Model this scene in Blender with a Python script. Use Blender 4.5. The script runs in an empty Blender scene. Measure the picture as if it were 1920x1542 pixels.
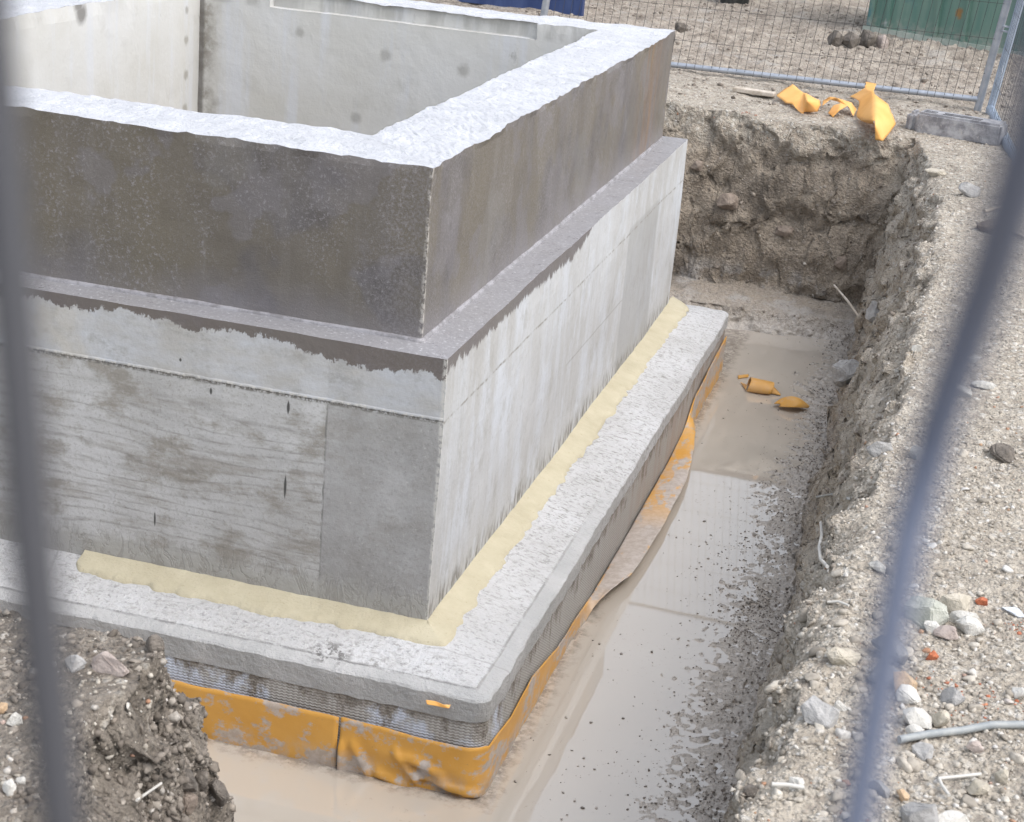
import bpy, bmesh, math, random
import numpy as np
from mathutils import Vector, Matrix
from mathutils.bvhtree import BVHTree

R = math.radians
sc = bpy.context.scene
col = sc.collection
random.seed(7)
rng = np.random.default_rng(11)

# ------------------------------------------------------------------ camera
CAM_F, YAW, PITCH, ROLL = 3215.8346, -0.2473, -0.3469, 0.0872
CAM_C = np.array([1.5708, -5.2675, 2.8173])
_f = np.array([math.sin(YAW)*math.cos(PITCH), math.cos(YAW)*math.cos(PITCH), math.sin(PITCH)])
_r = np.array([math.cos(YAW), -math.sin(YAW), 0.0])
_u = np.cross(_r, _f)
CR = _r*math.cos(ROLL) + _u*math.sin(ROLL)
CU = -_r*math.sin(ROLL) + _u*math.cos(ROLL)
cd = bpy.data.cameras.new('camera')
cam = bpy.data.objects.new('camera', cd); col.objects.link(cam)
m = Matrix.Identity(4)
for i in range(3):
    m[i][0] = CR[i]; m[i][1] = CU[i]; m[i][2] = -_f[i]; m[i][3] = CAM_C[i]
cam.matrix_world = m
cd.sensor_width = 36.0; cd.sensor_fit = 'HORIZONTAL'
cd.lens = CAM_F/1920*36
cd.clip_start = 0.02; cd.clip_end = 2000
cd.dof.use_dof = True; cd.dof.focus_distance = 7.6; cd.dof.aperture_fstop = 10.5
sc.camera = cam

# ------------------------------------------------------------------ sky, sun, exposure
SUN_EL, SUN_AZ = 56.0, 104.0          # azimuth clockwise from +Y, seen from above
w = bpy.data.worlds.new('World'); sc.world = w; w.use_nodes = True
nt = w.node_tree
bg = nt.nodes['Background']
sky = nt.nodes.new('ShaderNodeTexSky'); sky.sky_type = 'NISHITA'; sky.sun_disc = False
sky.sun_elevation = R(SUN_EL); sky.sun_rotation = R(SUN_AZ)
sky.dust_density = 3.0; sky.air_density = 1.2; sky.ozone_density = 1.0
hs = nt.nodes.new('ShaderNodeHueSaturation'); hs.inputs['Saturation'].default_value = 0.42
nt.links.new(sky.outputs[0], hs.inputs['Color'])
nt.links.new(hs.outputs[0], bg.inputs['Color'])
bg.inputs['Strength'].default_value = 0.15
sl = bpy.data.lights.new('sun', 'SUN'); sl.energy = 0.55; sl.angle = R(55); sl.color = (1, .98, .945)
so = bpy.data.objects.new('sun', sl); col.objects.link(so)
_d = Vector((math.sin(R(SUN_AZ))*math.cos(R(SUN_EL)), math.cos(R(SUN_AZ))*math.cos(R(SUN_EL)), math.sin(R(SUN_EL))))
so.rotation_euler = _d.to_track_quat('Z', 'Y').to_euler()
sc.view_settings.view_transform = 'Standard'
try: sc.view_settings.look = 'None'
except Exception: pass
sc.view_settings.exposure = 1.07
sc.view_settings.gamma = 1.0
sc.render.engine = 'CYCLES'
sc.cycles.use_denoising = True
sc.cycles.max_bounces = 6

# ------------------------------------------------------------------ photo geometry helpers
def ray(u, v): return CR*(u-960)/CAM_F - CU*(v-771)/CAM_F + _f
def unz(u, v, z):
    d = ray(u, v); return CAM_C + d*((z-CAM_C[2])/d[2])
def uny(u, v, y):
    d = ray(u, v); return CAM_C + d*((y-CAM_C[1])/d[1])
def unx(u, v, x):
    d = ray(u, v); return CAM_C + d*((x-CAM_C[0])/d[0])

# ------------------------------------------------------------------ noise
def _hash(ix, iy, iz, seed):
    h = (ix.astype(np.uint32)*np.uint32(374761393) + iy.astype(np.uint32)*np.uint32(668265263)
         + iz.astype(np.uint32)*np.uint32(2147483647) + np.uint32((seed*974711) & 0xffffffff))
    h = (h ^ (h >> np.uint32(13)))*np.uint32(1274126177)
    h = h ^ (h >> np.uint32(16)); h = h*np.uint32(2246822519); h = h ^ (h >> np.uint32(15))
    return h.astype(np.float64)/4294967295.0*2-1
def vn(p, seed=0):
    p = np.asarray(p, float)
    i = np.floor(p).astype(np.int64); f = p-i; f = f*f*(3-2*f)
    x, y, z = i[..., 0], i[..., 1], i[..., 2]; fx, fy, fz = f[..., 0], f[..., 1], f[..., 2]
    def L(a, b, t): return a+(b-a)*t
    a = L(L(_hash(x, y, z, seed), _hash(x+1, y, z, seed), fx), L(_hash(x, y+1, z, seed), _hash(x+1, y+1, z, seed), fx), fy)
    b = L(L(_hash(x, y, z+1, seed), _hash(x+1, y, z+1, seed), fx), L(_hash(x, y+1, z+1, seed), _hash(x+1, y+1, z+1, seed), fx), fy)
    return L(a, b, fz)
def fbm(p, octv=4, gain=.5, seed=0):
    p = np.asarray(p, float); s = np.zeros(p.shape[:-1]); a = 1; t = 0
    for o in range(octv):
        s += a*vn(p*(2.03**o)+o*17.3, seed+o); t += a; a *= gain
    return s/t
def fbmv(p, octv=3, seed=0): return np.stack([fbm(p, octv, .5, seed+k*31) for k in range(3)], -1)
def sstep(a, b, x):
    t = np.clip((x-a)/(b-a), 0, 1); return t*t*(3-2*t)

# ------------------------------------------------------------------ mesh helpers
def link(name, me, mat=None, parent=None):
    o = bpy.data.objects.new(name, me); col.objects.link(o)
    if mat is not None:
        for mm in (mat if isinstance(mat, (list, tuple)) else [mat]): me.materials.append(mm)
    if parent is not None:
        o.parent = parent
        o.matrix_parent_inverse = Matrix.Translation(parent.location).inverted() if parent.type == 'EMPTY' else Matrix.Identity(4)
    return o
def tag(o, label=None, cat=None, group=None, kind=None):
    if label: o['label'] = label
    if cat: o['category'] = cat
    if group: o['group'] = group
    if kind: o['kind'] = kind
    return o
def empty(name, loc, label, cat, group=None):
    o = bpy.data.objects.new(name, None); col.objects.link(o); o.location = loc; o.empty_display_size = .1
    return tag(o, label, cat, group)

class MB:
    """collects verts and faces (with a material slot) for one mesh"""
    def __init__(s): s.v = []; s.f = []; s.m = []; s.n = 0
    def add(s, V, F, slot=0):
        V = np.asarray(V, float).reshape(-1, 3); s.v.append(V)
        for q in F: s.f.append([int(i)+s.n for i in q]); s.m.append(slot)
        s.n += len(V)
    def grid(s, P, slot=0, flip=False, wrap=False):
        P = np.asarray(P, float); a, b = P.shape[:2]
        I = np.arange(a*b).reshape(a, b)
        if wrap: I = np.concatenate([I, I[:, :1]], 1)
        q = np.stack([I[:-1, :-1], I[1:, :-1], I[1:, 1:], I[:-1, 1:]], -1).reshape(-1, 4)
        if flip: q = q[:, ::-1]
        s.add(P.reshape(-1, 3), q.tolist(), slot)
    def box(s, lo, hi, slot=0, M=None):
        x0, y0, z0 = lo; x1, y1, z1 = hi
        V = np.array([[x0,y0,z0],[x1,y0,z0],[x1,y1,z0],[x0,y1,z0],[x0,y0,z1],[x1,y0,z1],[x1,y1,z1],[x0,y1,z1]], float)
        if M is not None: V = np.array([M @ Vector(p) for p in V])
        s.add(V, [(0,3,2,1),(4,5,6,7),(0,1,5,4),(1,2,6,5),(2,3,7,6),(3,0,4,7)], slot)
    def tube(s, pts, r, seg=8, slot=0, cap=True):
        pts = [np.asarray(p, float) for p in pts]; n = len(pts)
        rr = r if isinstance(r, (list, tuple)) else [r]*n
        rings = []
        prev = None
        for i in range(n):
            t = pts[min(i+1, n-1)]-pts[max(i-1, 0)]; t = t/np.linalg.norm(t)
            if prev is None:
                a = np.array([0, 0, 1.]) if abs(t[2]) < .9 else np.array([1., 0, 0])
                u = np.cross(a, t)
            else: u = prev-t*np.dot(prev, t)
            u = u/np.linalg.norm(u); prev = u; v = np.cross(t, u)
            ang = np.arange(seg)*2*np.pi/seg
            rings.append(pts[i]+rr[i]*(np.cos(ang)[:, None]*u+np.sin(ang)[:, None]*v))
        s.grid(np.array(rings), slot, wrap=True, flip=True)
        if cap:
            s.add(rings[0], [list(range(seg))[::-1]], slot); s.add(rings[-1], [list(range(seg))], slot)
    def build(s, name, mat, parent=None, smooth=False):
        me = bpy.data.meshes.new(name)
        me.from_pydata(np.concatenate(s.v).tolist(), [], s.f); 
        me.polygons.foreach_set('material_index', s.m)
        if smooth: me.polygons.foreach_set('use_smooth', [True]*len(s.f))
        me.update()
        return link(name, me, mat, parent)

def raw_mesh(name, V, F, smooth=False):
    """V (n,3), F (m,k) with constant k, fast"""
    me = bpy.data.meshes.new(name); V = np.ascontiguousarray(V, np.float32); F = np.ascontiguousarray(F, np.int32)
    me.vertices.add(len(V)); me.vertices.foreach_set('co', V.ravel())
    k = F.shape[1]
    me.loops.add(F.size); me.loops.foreach_set('vertex_index', F.ravel())
    me.polygons.add(len(F)); me.polygons.foreach_set('loop_start', np.arange(len(F), dtype=np.int32)*k)
    if smooth: me.polygons.foreach_set('use_smooth', np.ones(len(F), bool))
    me.update(calc_edges=True); me.validate()
    return me

# ------------------------------------------------------------------ node helper
class G:
    def __init__(s, name):
        s.mat = bpy.data.materials.new(name); s.mat.use_nodes = True; s.nt = s.mat.node_tree
        s.b = s.nt.nodes['Principled BSDF']
        s.geo = s.nt.nodes.new('ShaderNodeNewGeometry'); s.pos = s.geo.outputs['Position']
    def put(s, sock, v):
        if hasattr(v, 'links') or isinstance(v, bpy.types.NodeSocket): s.nt.links.new(v, sock)
        elif isinstance(v, (tuple, list)) and len(v) == 3 and sock.type == 'RGBA': sock.default_value = (*v, 1)
        else: sock.default_value = v
    def node(s, t, props=None, **ins):
        n = s.nt.nodes.new(t)
        for k, v in (props or {}).items(): setattr(n, k, v)
        for k, v in ins.items(): s.put(n.inputs[k], v)
        return n
    def scale(s, vec, sc_):
        n = s.nt.nodes.new('ShaderNodeVectorMath'); n.operation = 'MULTIPLY'
        s.put(n.inputs[0], vec); n.inputs[1].default_value = sc_; return n.outputs[0]
    def vadd(s, a, b):
        n = s.nt.nodes.new('ShaderNodeVectorMath'); n.operation = 'ADD'; s.put(n.inputs[0], a); s.put(n.inputs[1], b); return n.outputs[0]
    def noise(s, scale, detail=4, rough=.55, vec=None, dist=0.0, color=False):
        n = s.nt.nodes.new('ShaderNodeTexNoise'); s.put(n.inputs['Vector'], vec or s.pos)
        n.inputs['Scale'].default_value = scale; n.inputs['Detail'].default_value = detail
        n.inputs['Roughness'].default_value = rough; n.inputs['Distortion'].default_value = dist
        return n.outputs['Color' if color else 'Fac']
    def vor(s, scale, vec=None, feature='F1', out='Distance', rand=1.0):
        n = s.nt.nodes.new('ShaderNodeTexVoronoi'); n.feature = feature; s.put(n.inputs['Vector'], vec or s.pos)
        n.inputs['Scale'].default_value = scale; n.inputs['Randomness'].default_value = rand
        return n.outputs[out]
    def m(s, op, a, b=0.0, c=0.0):
        n = s.nt.nodes.new('ShaderNodeMath'); n.operation = op
        s.put(n.inputs[0], a); s.put(n.inputs[1], b)
        if op in ('MULTIPLY_ADD', 'SMOOTH_MIN', 'COMPARE'): s.put(n.inputs[2], c)
        return n.outputs[0]
    def mr(s, x, lo, hi, a=0.0, b=1.0):
        n = s.nt.nodes.new('ShaderNodeMapRange'); n.clamp = True
        s.put(n.inputs[0], x); s.put(n.inputs[1], lo); s.put(n.inputs[2], hi); s.put(n.inputs[3], a); s.put(n.inputs[4], b)
        return n.outputs[0]
    def mix(s, fac, a, b, mode='MIX'):
        n = s.nt.nodes.new('ShaderNodeMix'); n.data_type = 'RGBA'; n.blend_type = mode
        s.put(n.inputs[0], fac); s.put(n.inputs[6], a); s.put(n.inputs[7], b); return n.outputs[2]
    def xyz(s, vec=None):
        n = s.nt.nodes.new('ShaderNodeSeparateXYZ'); s.put(n.inputs[0], vec or s.pos); return n.outputs
    def comb(s, x, y, z):
        n = s.nt.nodes.new('ShaderNodeCombineXYZ'); s.put(n.inputs[0], x); s.put(n.inputs[1], y); s.put(n.inputs[2], z); return n.outputs[0]
    def ramp(s, fac, stops):
        n = s.nt.nodes.new('ShaderNodeValToRGB'); s.put(n.inputs[0], fac); e = n.color_ramp.elements
        while len(e) < len(stops): e.new(.5)
        for k, (p, c) in enumerate(stops):
            e[k].position = p; e[k].color = (*c, 1) if len(c) == 3 else c
        return n.outputs[0]
    def bump(s, h, strength=.5, dist=.01, prev=None):
        n = s.nt.nodes.new('ShaderNodeBump'); s.put(n.inputs['Height'], h)
        n.inputs['Strength'].default_value = strength; n.inputs['Distance'].default_value = dist
        if prev is not None: s.nt.links.new(prev, n.inputs['Normal'])
        return n.outputs[0]
    def out(s, color=None, rough=None, normal=None, **kw):
        if color is not None: s.put(s.b.inputs['Base Color'], color)
        if rough is not None: s.put(s.b.inputs['Roughness'], rough)
        if normal is not None: s.nt.links.new(normal, s.b.inputs['Normal'])
        for k, v in kw.items(): s.put(s.b.inputs[k.replace('_', ' ')], v)
        return s.mat
def grey(v, t=(1, 1, 1)): return (v*t[0], v*t[1], v*t[2])

# ================================================================== SETTING: dimensions (metres)
GZ, WZ = 0.85, -0.45            # ground level, water level; z = 0 is the foot of the chamber wall
ZF = -0.015                     # top of footing
X0, X1, Y0, Y1, ZL = -3.37, 0.0, 0.0, 4.54, 1.0      # lower wall block
CX0, CX1, CY0, CY1, ZU = -3.24, -.137, .137, 4.47, 1.61   # collar outside
IX0, IX1, IY0, IY1 = -2.88, -.495, .514, 4.10        # inside of the ring

# ------------------------------------------------------------------ ground
def spans(parts):
    a = [parts[0][0]]
    for lo, hi, st in parts:
        n = max(1, int(round((hi-lo)/st))); a += list(lo+(hi-lo)*np.arange(1, n+1)/n)
    return np.array(a)
gx = spans([(-200, -40, 40), (-40, -12, 4), (-12, -4, .4), (-4, -1.2, .06), (-1.2, -.25, .014), (-.25, .5, .009), (.5, 1.04, .0085), (1.04, 1.62, .0058), (1.62, 2.4, .0125), (2.4, 4, .06), (4, 12, .5), (12, 40, 4), (40, 200, 40)])
gy = spans([(-60, -8, 8), (-8, -3.4, .2), (-3.4, -1.5, .009), (-1.5, 3.2, .0115), (3.2, 5.6, .016), (5.6, 6.7, .009), (6.7, 9, .022), (9, 14, .045), (14, 20, .15), (20, 60, 4), (60, 240, 45)])
XX, YY = np.meshgrid(gx, gy, indexing='ij')
P2 = np.stack([XX, YY, np.zeros_like(XX)], -1)
def pit(x, y, p):
    n1 = fbm(p*1.7, 4, .55, 3); n2 = fbm(p*6.0, 3, .5, 9)
    xc = np.interp(y, [-4, -2, -1, 0, 3, 5, 6.0, 6.5], [1.40, 1.42, 1.46, 1.48, 1.54, 1.45, 1.30, 1.22])+.05*n1+.03*n2
    xt = np.interp(y, [-4, 1, 3.3, 5, 6.0, 6.5], [1.22, 1.18, 1.10, 1.05, 1.08, 1.12])+.05*n1+.02*n2
    t = np.clip((x-xt)/(xc-xt), 0, 1); right = WZ-.06+(GZ-WZ+.06)*(1-(1-t)**1.9)
    yc = 6.52+.03*n1+.012*n2; yt = 6.25+.03*n1+.01*n2
    t = np.clip((y-yt)/(yc-yt), 0, 1); far = -.27+(GZ+.27)*(1-(1-t)**1.6)
    shelf = np.interp(y-.08*np.clip(x, 0, 1.2)*1.6-.03*n2, [5.62, 5.74, 5.86, 6.0, 6.3], [-.6, WZ, -.33, -.29, -.27])
    far = np.where(t > 0, far, shelf)
    dx = np.maximum(x+.045+.02*n2, 0); dy = np.maximum(y+2.0-.05*n1, 0)
    d = np.sqrt((dx/.31)**2+(dy/.30)**2)+.15*n1+.09*n2
    t = np.clip(d, 0, 1); near = WZ-.08+(GZ+.02-WZ+.08)*(1-t**1.7)
    d2 = np.clip((y+3.3)/.3, 0, 1); near2 = WZ-.05+(GZ-WZ+.05)*(1-d2)
    left = WZ-.05+(GZ-WZ+.05)*np.clip((-4.3-x)/.4, 0, 1)
    return right, far, near, near2, left, n1, n2
right, far, near, near2, left, n1, n2 = pit(XX, YY, P2)
floor = WZ-.036+.004*n1+.005*fbm(P2*7, 3, .6, 77)+.043*sstep(.42, 1.12, XX+.12*fbm(P2*1.3, 3, .5, 41))+.008*fbm(P2*24, 2, .7, 5)+.016*fbm(P2*44, 2, .6, 6)*(.25+.75*sstep(.45, .9, XX))
top = GZ+.03*n1+.012*n2+.02*sstep(8.5, 20, YY)*fbm(P2*.5, 3, .5, 21)*4
Z = np.maximum.reduce([right, far, near, near2, left, floor])
out_ = Z > GZ-.12
Z = np.where(out_, np.minimum(Z, GZ)+(top-GZ)*sstep(GZ-.12, GZ, Z), Z)
# slope mask
sx = np.gradient(Z, gx, axis=0); sy = np.gradient(Z, gy, axis=1); slope = np.sqrt(sx**2+sy**2)
wall = sstep(.5, 1.6, slope)
P3 = np.stack([XX, YY, Z], -1)
V = fbmv(P3*np.array([3.0, 3.0, 5.0]), 3, 100)*.085+fbmv(P3*np.array([9, 9, 15]), 3, 200)*.060+fbmv(P3*30, 2, 260)*.020
rid = 1-np.abs(fbm(P3*11, 3, .55, 300))*2.2
D = V*wall[..., None]
D[..., 2] += (1-wall)*(.010*fbm(P3*9, 4, .6, 400)+.006*fbm(P3*38, 2, .5, 410))*sstep(WZ+.01, WZ+.08, Z)
rough_far = sstep(7.6, 9, YY)*(Z > .5)
D[..., 2] += rough_far*(.035*np.maximum(0, fbm(P3*np.array([3.5, 7, 6]), 4, .6, 420))*2+.026*fbm(P3*16, 3, .6, 430))
# the tyre-churned bank of clods in front of the green skip and a smooth puddled track beside it
bank = np.exp(-((YY-(11.55-.32*(XX-.1)))/.16)**2)*sstep(-.35, .0, XX)*sstep(2.4, 1.8, XX)
D[..., 2] += bank*(.05+.07*np.abs(fbm(P3*8, 3, .6, 440)))
wet_edge = sstep(WZ+.10, WZ, Z)
D[..., 2] -= (1-wall)*out_*.0
P3 = P3+D
nx, ny = len(gx), len(gy)
I = np.arange(nx*ny).reshape(nx, ny)
Q = np.stack([I[:-1, :-1], I[1:, :-1], I[1:, 1:], I[:-1, 1:]], -1).reshape(-1, 4)
TV = P3.reshape(-1, 3)

g = G('ground_soil'); p = g.pos; X, Y, Zs = g.xyz()
nrm = g.xyz(g.geo.outputs['Normal'])
big = g.noise(1.4, 5, .6); mid = g.noise(7, 5, .62); fine = g.noise(60, 5, .7); 
pv = g.vor(38, g.vadd(p, g.scale(g.noise(9, 2, .5, color=True), (.02, .02, .02))))
pc = g.vor(38, g.vadd(p, g.scale(g.noise(9, 2, .5, color=True), (.02, .02, .02))), out='Color')
pv2 = g.vor(95); pcr = g.xyz(pc)[0]
dry = g.mix(g.mr(g.m('ADD', g.m('MULTIPLY', mid, .6), g.m('MULTIPLY', fine, .4)), .36, .62), (.32, .274, .218), (.535, .482, .405))
dry = g.mix(g.m('MULTIPLY', g.mr(pcr, .55, 1), g.mr(pv, .55, .3)), dry, (.60, .57, .52))
dry = g.mix(g.m('MULTIPLY', g.mr(pv, .5, .85), .55), dry, (.19, .16, .135))
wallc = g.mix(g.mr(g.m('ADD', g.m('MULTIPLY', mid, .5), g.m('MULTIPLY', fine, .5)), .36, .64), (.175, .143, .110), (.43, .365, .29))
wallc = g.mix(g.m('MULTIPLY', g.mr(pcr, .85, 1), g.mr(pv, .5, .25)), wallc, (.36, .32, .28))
holl_shade = g.mr(g.noise(2.6, 3, .6), .57, .66); wallc = g.mix(g.m('MULTIPLY', holl_shade, .6), wallc, (.10, .083, .067))  # shade of hollows painted as dark patches in the soil colour
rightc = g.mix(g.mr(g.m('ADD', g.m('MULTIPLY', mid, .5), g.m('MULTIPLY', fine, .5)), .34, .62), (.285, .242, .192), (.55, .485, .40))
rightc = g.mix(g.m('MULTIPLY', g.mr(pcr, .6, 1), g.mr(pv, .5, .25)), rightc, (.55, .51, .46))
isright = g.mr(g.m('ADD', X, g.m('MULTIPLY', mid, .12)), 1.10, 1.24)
wc = g.mix(isright, wallc, rightc)  # soil colours also carry the lit right wall and the shaded far wall
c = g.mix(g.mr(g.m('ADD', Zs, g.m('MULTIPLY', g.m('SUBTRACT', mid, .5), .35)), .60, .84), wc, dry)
nearb = g.m('MULTIPLY', g.mr(X, .75, .45), g.mr(Y, -1.0, -1.4))
nbc = g.mix(g.mr(g.m('ADD', g.m('MULTIPLY', mid, .6), g.m('MULTIPLY', fine, .4)), .36, .64), (.10, .083, .066), (.27, .235, .195))
c = g.mix(g.m('MULTIPLY', nearb, g.mr(pcr, .95, .75, .5, 1)), c, nbc)
farm = g.mr(Y, 7.4, 8.8)
farc = g.mix(g.mr(g.m('ADD', g.m('MULTIPLY', mid, .55), g.m('MULTIPLY', fine, .45)), .38, .6), (.175, .145, .118), (.50, .44, .37))
farc = g.mix(g.mr(g.noise(2.2, 4, .6), .56, .68), farc, (.42, .385, .345))
c = g.mix(farm, c, farc)
wetm = g.mr(g.m('ADD', Zs, g.m('MULTIPLY', g.m('SUBTRACT', mid, .5), .22)), WZ+.22, WZ+.03)
silt = g.m('MULTIPLY', g.mr(g.noise(3.4, 4, .6), .54, .64), g.mr(g.m('ABSOLUTE', g.m('SUBTRACT', Zs, -.25)), .16, .06))
mud = g.mix(g.mr(fine, .35, .65), (.31, .275, .235), (.50, .455, .405))
c = g.mix(wetm, c, mud)
c = g.mix(g.m('MULTIPLY', silt, .75), c, (.42, .395, .37))
h = g.m('ADD', g.m('MULTIPLY', g.mr(pv, .7, 0), .40), g.m('ADD', g.m('MULTIPLY', fine, .5), g.m('MULTIPLY', g.mr(pv2, .7, 0), .3)))
h = g.m('ADD', h, g.m('MULTIPLY', g.noise(24, 4, .65), 1.1))
h = g.m('MULTIPLY', h, g.mr(wetm, 0, 1, 1, .28))
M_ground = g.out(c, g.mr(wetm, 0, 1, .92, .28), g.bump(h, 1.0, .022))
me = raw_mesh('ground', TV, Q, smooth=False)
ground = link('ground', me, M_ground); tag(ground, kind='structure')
BV = BVHTree.FromPolygons([tuple(v) for v in TV], Q.tolist())
def hit(u, v):
    d = ray(u, v); d = d/np.linalg.norm(d)
    r = BV.ray_cast(Vector(CAM_C), Vector(d), 60)
    return np.array(r[0]), np.array(r[1])
def gz(x, y):
    r = BV.ray_cast(Vector((x, y, 4)), Vector((0, 0, -1)), 10)
    return r[0].z if r[0] else GZ

# ------------------------------------------------------------------ water
g = G('muddy_water')
rp = g.noise(2.2, 3, .5); 
c = g.mix(g.mr(g.noise(.9, 3, .5), .35, .65), (.44, .39, .33), (.475, .43, .37))
c = g.mix(g.mr(g.m('MULTIPLY', g.noise(5, 5, .65, g.scale(p, (1, .4, 1))), 1), .60, .72), c, (.365, .31, .255))
hh = g.m('ADD', g.m('MULTIPLY', rp, .25), g.m('MULTIPLY', g.noise(40, 2, .5), .012))
X, Y, Zs = g.xyz()
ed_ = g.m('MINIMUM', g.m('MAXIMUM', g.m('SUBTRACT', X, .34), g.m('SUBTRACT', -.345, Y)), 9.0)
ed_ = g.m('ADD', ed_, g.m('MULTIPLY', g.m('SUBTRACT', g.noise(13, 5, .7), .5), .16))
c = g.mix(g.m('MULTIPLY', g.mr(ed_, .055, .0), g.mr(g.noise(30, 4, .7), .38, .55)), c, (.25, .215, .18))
sw = g.noise(1.7, 5, .62, g.scale(p, (1, .55, 1)), 1.6)
c = g.mix(g.m('MULTIPLY', g.mr(sw, .54, .62), .45), c, (.47, .43, .385))
scum = g.m('MULTIPLY', g.mr(g.noise(46, 4, .75), .62, .68), g.mr(g.noise(2.4, 4, .6), .50, .62))
c = g.mix(g.m('MULTIPLY', scum, .7), c, (.24, .20, .165))
rgh = g.mr(g.m('ADD', scum, g.mr(sw, .56, .64, 0, .25)), 0, 1, .018, .22)
M_water = g.out(c, rgh, g.bump(hh, .08, .010), IOR=2.1)
mb = MB(); xs = np.linspace(-4.6, 1.75, 30); ys = np.linspace(-3.6, 6.7, 40)
A, B = np.meshgrid(xs, ys, indexing='ij'); mb.grid(np.stack([A, B, np.full_like(A, WZ)], -1))
water = mb.build('water', M_water, smooth=True); tag(water, kind='structure')

# ================================================================== CONCRETE CHAMBER
def cdisp(P):
    P = np.asarray(P, float)
    d = fbmv(P*1.6, 2, 500)*.006+fbmv(P*14, 2, 520)*.0022
    up = sstep(ZU-.03, ZU-.002, P[..., 2])
    d[..., 2] += up*(.014*fbm(P*2.6, 3, .5, 540)+.0075*fbm(P*28, 3, .6, 545))
    e = up*.016
    d[..., 0] += e*fbm(P*7, 3, .6, 550); d[..., 1] += e*fbm(P*7, 3, .6, 560)
    foot = (P[..., 2] < ZF+.01)
    d[..., 2] += foot*.004*fbm(P*9, 3, .6, 570)
    return P+d
def quad(a, b, c_, d_, us, vs):
    """bilinear patch a->b along u, a->d along v"""
    a, b, c_, d_ = (np.array(k, float) for k in (a, b, c_, d_))
    U, W_ = np.meshgrid(us, vs, indexing='ij'); U = U[..., None]; W_ = W_[..., None]
    return (a*(1-U)+b*U)*(1-W_)+(d_*(1-U)+c_*U)*W_
def lin(n): return np.linspace(0, 1, n)

# --- materials
def tie_spots(g, pts, axis, r):
    """stain of a filled formwork tie at each of the given places"""
    X, Y, Z_ = g.xyz(g.vadd(g.pos, g.scale(g.noise(20, 3, .6, color=True), (.035, .035, .035))))
    a = X if axis == 'x' else Y
    acc = None
    for (u, z, k) in pts:
        d = g.m('SQRT', g.m('ADD', g.m('POWER', g.m('ABSOLUTE', g.m('SUBTRACT', a, u+.017)), 2.0), g.m('POWER', g.m('ABSOLUTE', g.m('SUBTRACT', Z_, z+.017)), 2.0)))
        s_ = g.mr(d, r*k*1.05, r*k*.45)
        acc = s_ if acc is None else g.m('MAXIMUM', acc, s_)
    return acc

# rough white top of the ring
g = G('screeded_concrete'); sp = g.noise(120, 4, .7); md = g.noise(9, 5, .6)
c = g.mix(g.mr(md, .35, .65), (.45, .46, .485), (.535, .545, .575))
c = g.mix(g.mr(g.noise(55, 3, .7), .60, .72), c, (.36, .365, .38))
h = g.m('ADD', g.m('MULTIPLY', sp, .6), g.m('ADD', g.noise(34, 4, .65), g.m('MULTIPLY', g.vor(60), .4)))
M_top = g.out(c, .95, g.bump(h, .8, .011))

# dark primer coat
def coat_nodes(g):
    st = g.scale(g.pos, (1, 1, .35))
    a = g.noise(2.3, 5, .6, st); b = g.noise(5.5, 5, .65); f_ = g.noise(170, 3, .75); f2 = g.noise(75, 4, .8)
    c = g.mix(g.mr(a, .36, .62), (.132, .122, .122), (.150, .132, .105))
    c = g.mix(g.m('MULTIPLY', g.mr(b, .5, .66), .6), c, (.090, .081, .080))
    bl = g.mr(g.noise(1.7, 3, .5, g.vadd(g.pos, (2, 5, 3))), .50, .53); c = g.mix(g.m('MULTIPLY', bl, .55), c, (.155, .134, .100))
    bl2 = g.mr(g.noise(2.6, 4, .6, g.vadd(g.pos, (9, 1, 6))), .545, .575); c = g.mix(g.m('MULTIPLY', bl2, .55), c, (.175, .163, .168))
    pat = g.mr(g.noise(3.1, 4, .6, g.vadd(st, (3.1, 1.7, 9.2))), .47, .56)
    glit = g.m('MULTIPLY', g.mr(f2, .53, .68), pat)
    c = g.mix(g.m('MULTIPLY', glit, .85), c, (.30, .285, .295))
    zz_ = g.xyz()[2]
    c = g.mix(g.m('MULTIPLY', g.mr(g.m('ADD', zz_, g.m('MULTIPLY', g.noise(3, 4, .6), .35)), 1.33, 1.18), .55), c, (.185, .172, .182))
    rgt = g.m('MULTIPLY', g.mr(g.m('ADD', g.xyz()[0], g.m('MULTIPLY', g.noise(4, 4, .6), .12)), -.27, -.22), g.mr(g.noise(95, 4, .8), .48, .58))
    c = g.mix(g.m('MULTIPLY', rgt, .45), c, (.25, .235, .245))
    c = g.mix(g.m('MULTIPLY', g.mr(f_, .66, .76), .7), c, (.36, .33, .30))
    drip = g.m('MULTIPLY', g.mr(g.noise(1.0, 4, .6, g.scale(g.pos, (16, 16, .8))), .55, .72), .35)
    c = g.mix(drip, c, (.20, .185, .17))
    pat2 = g.mr(g.noise(1.9, 2, .4, g.vadd(g.pos, (7, 2, 1))), .60, .615)
    c = g.mix(g.m('MULTIPLY', pat2, .35), c, (.20, .19, .18))
    r = g.mr(g.m('ADD', pat, b), .4, 1.4, .42, .62)
    h = g.m('ADD', g.m('MULTIPLY', f2, .7), g.m('MULTIPLY', f_, .4))
    return c, r, h
g = G('dark_primer_coat'); c, r, h = coat_nodes(g); X, Y, Zs = g.xyz()
edge = g.m('MULTIPLY', g.m('MULTIPLY', g.mr(g.m('SUBTRACT', X, CX1), -.016, -.004), g.mr(g.m('SUBTRACT', Y, CY0), .016, .004)), g.mr(g.noise(55, 3, .7), .46, .56))
c = g.mix(g.m('MULTIPLY', edge, .8), c, (.50, .47, .43))
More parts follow.
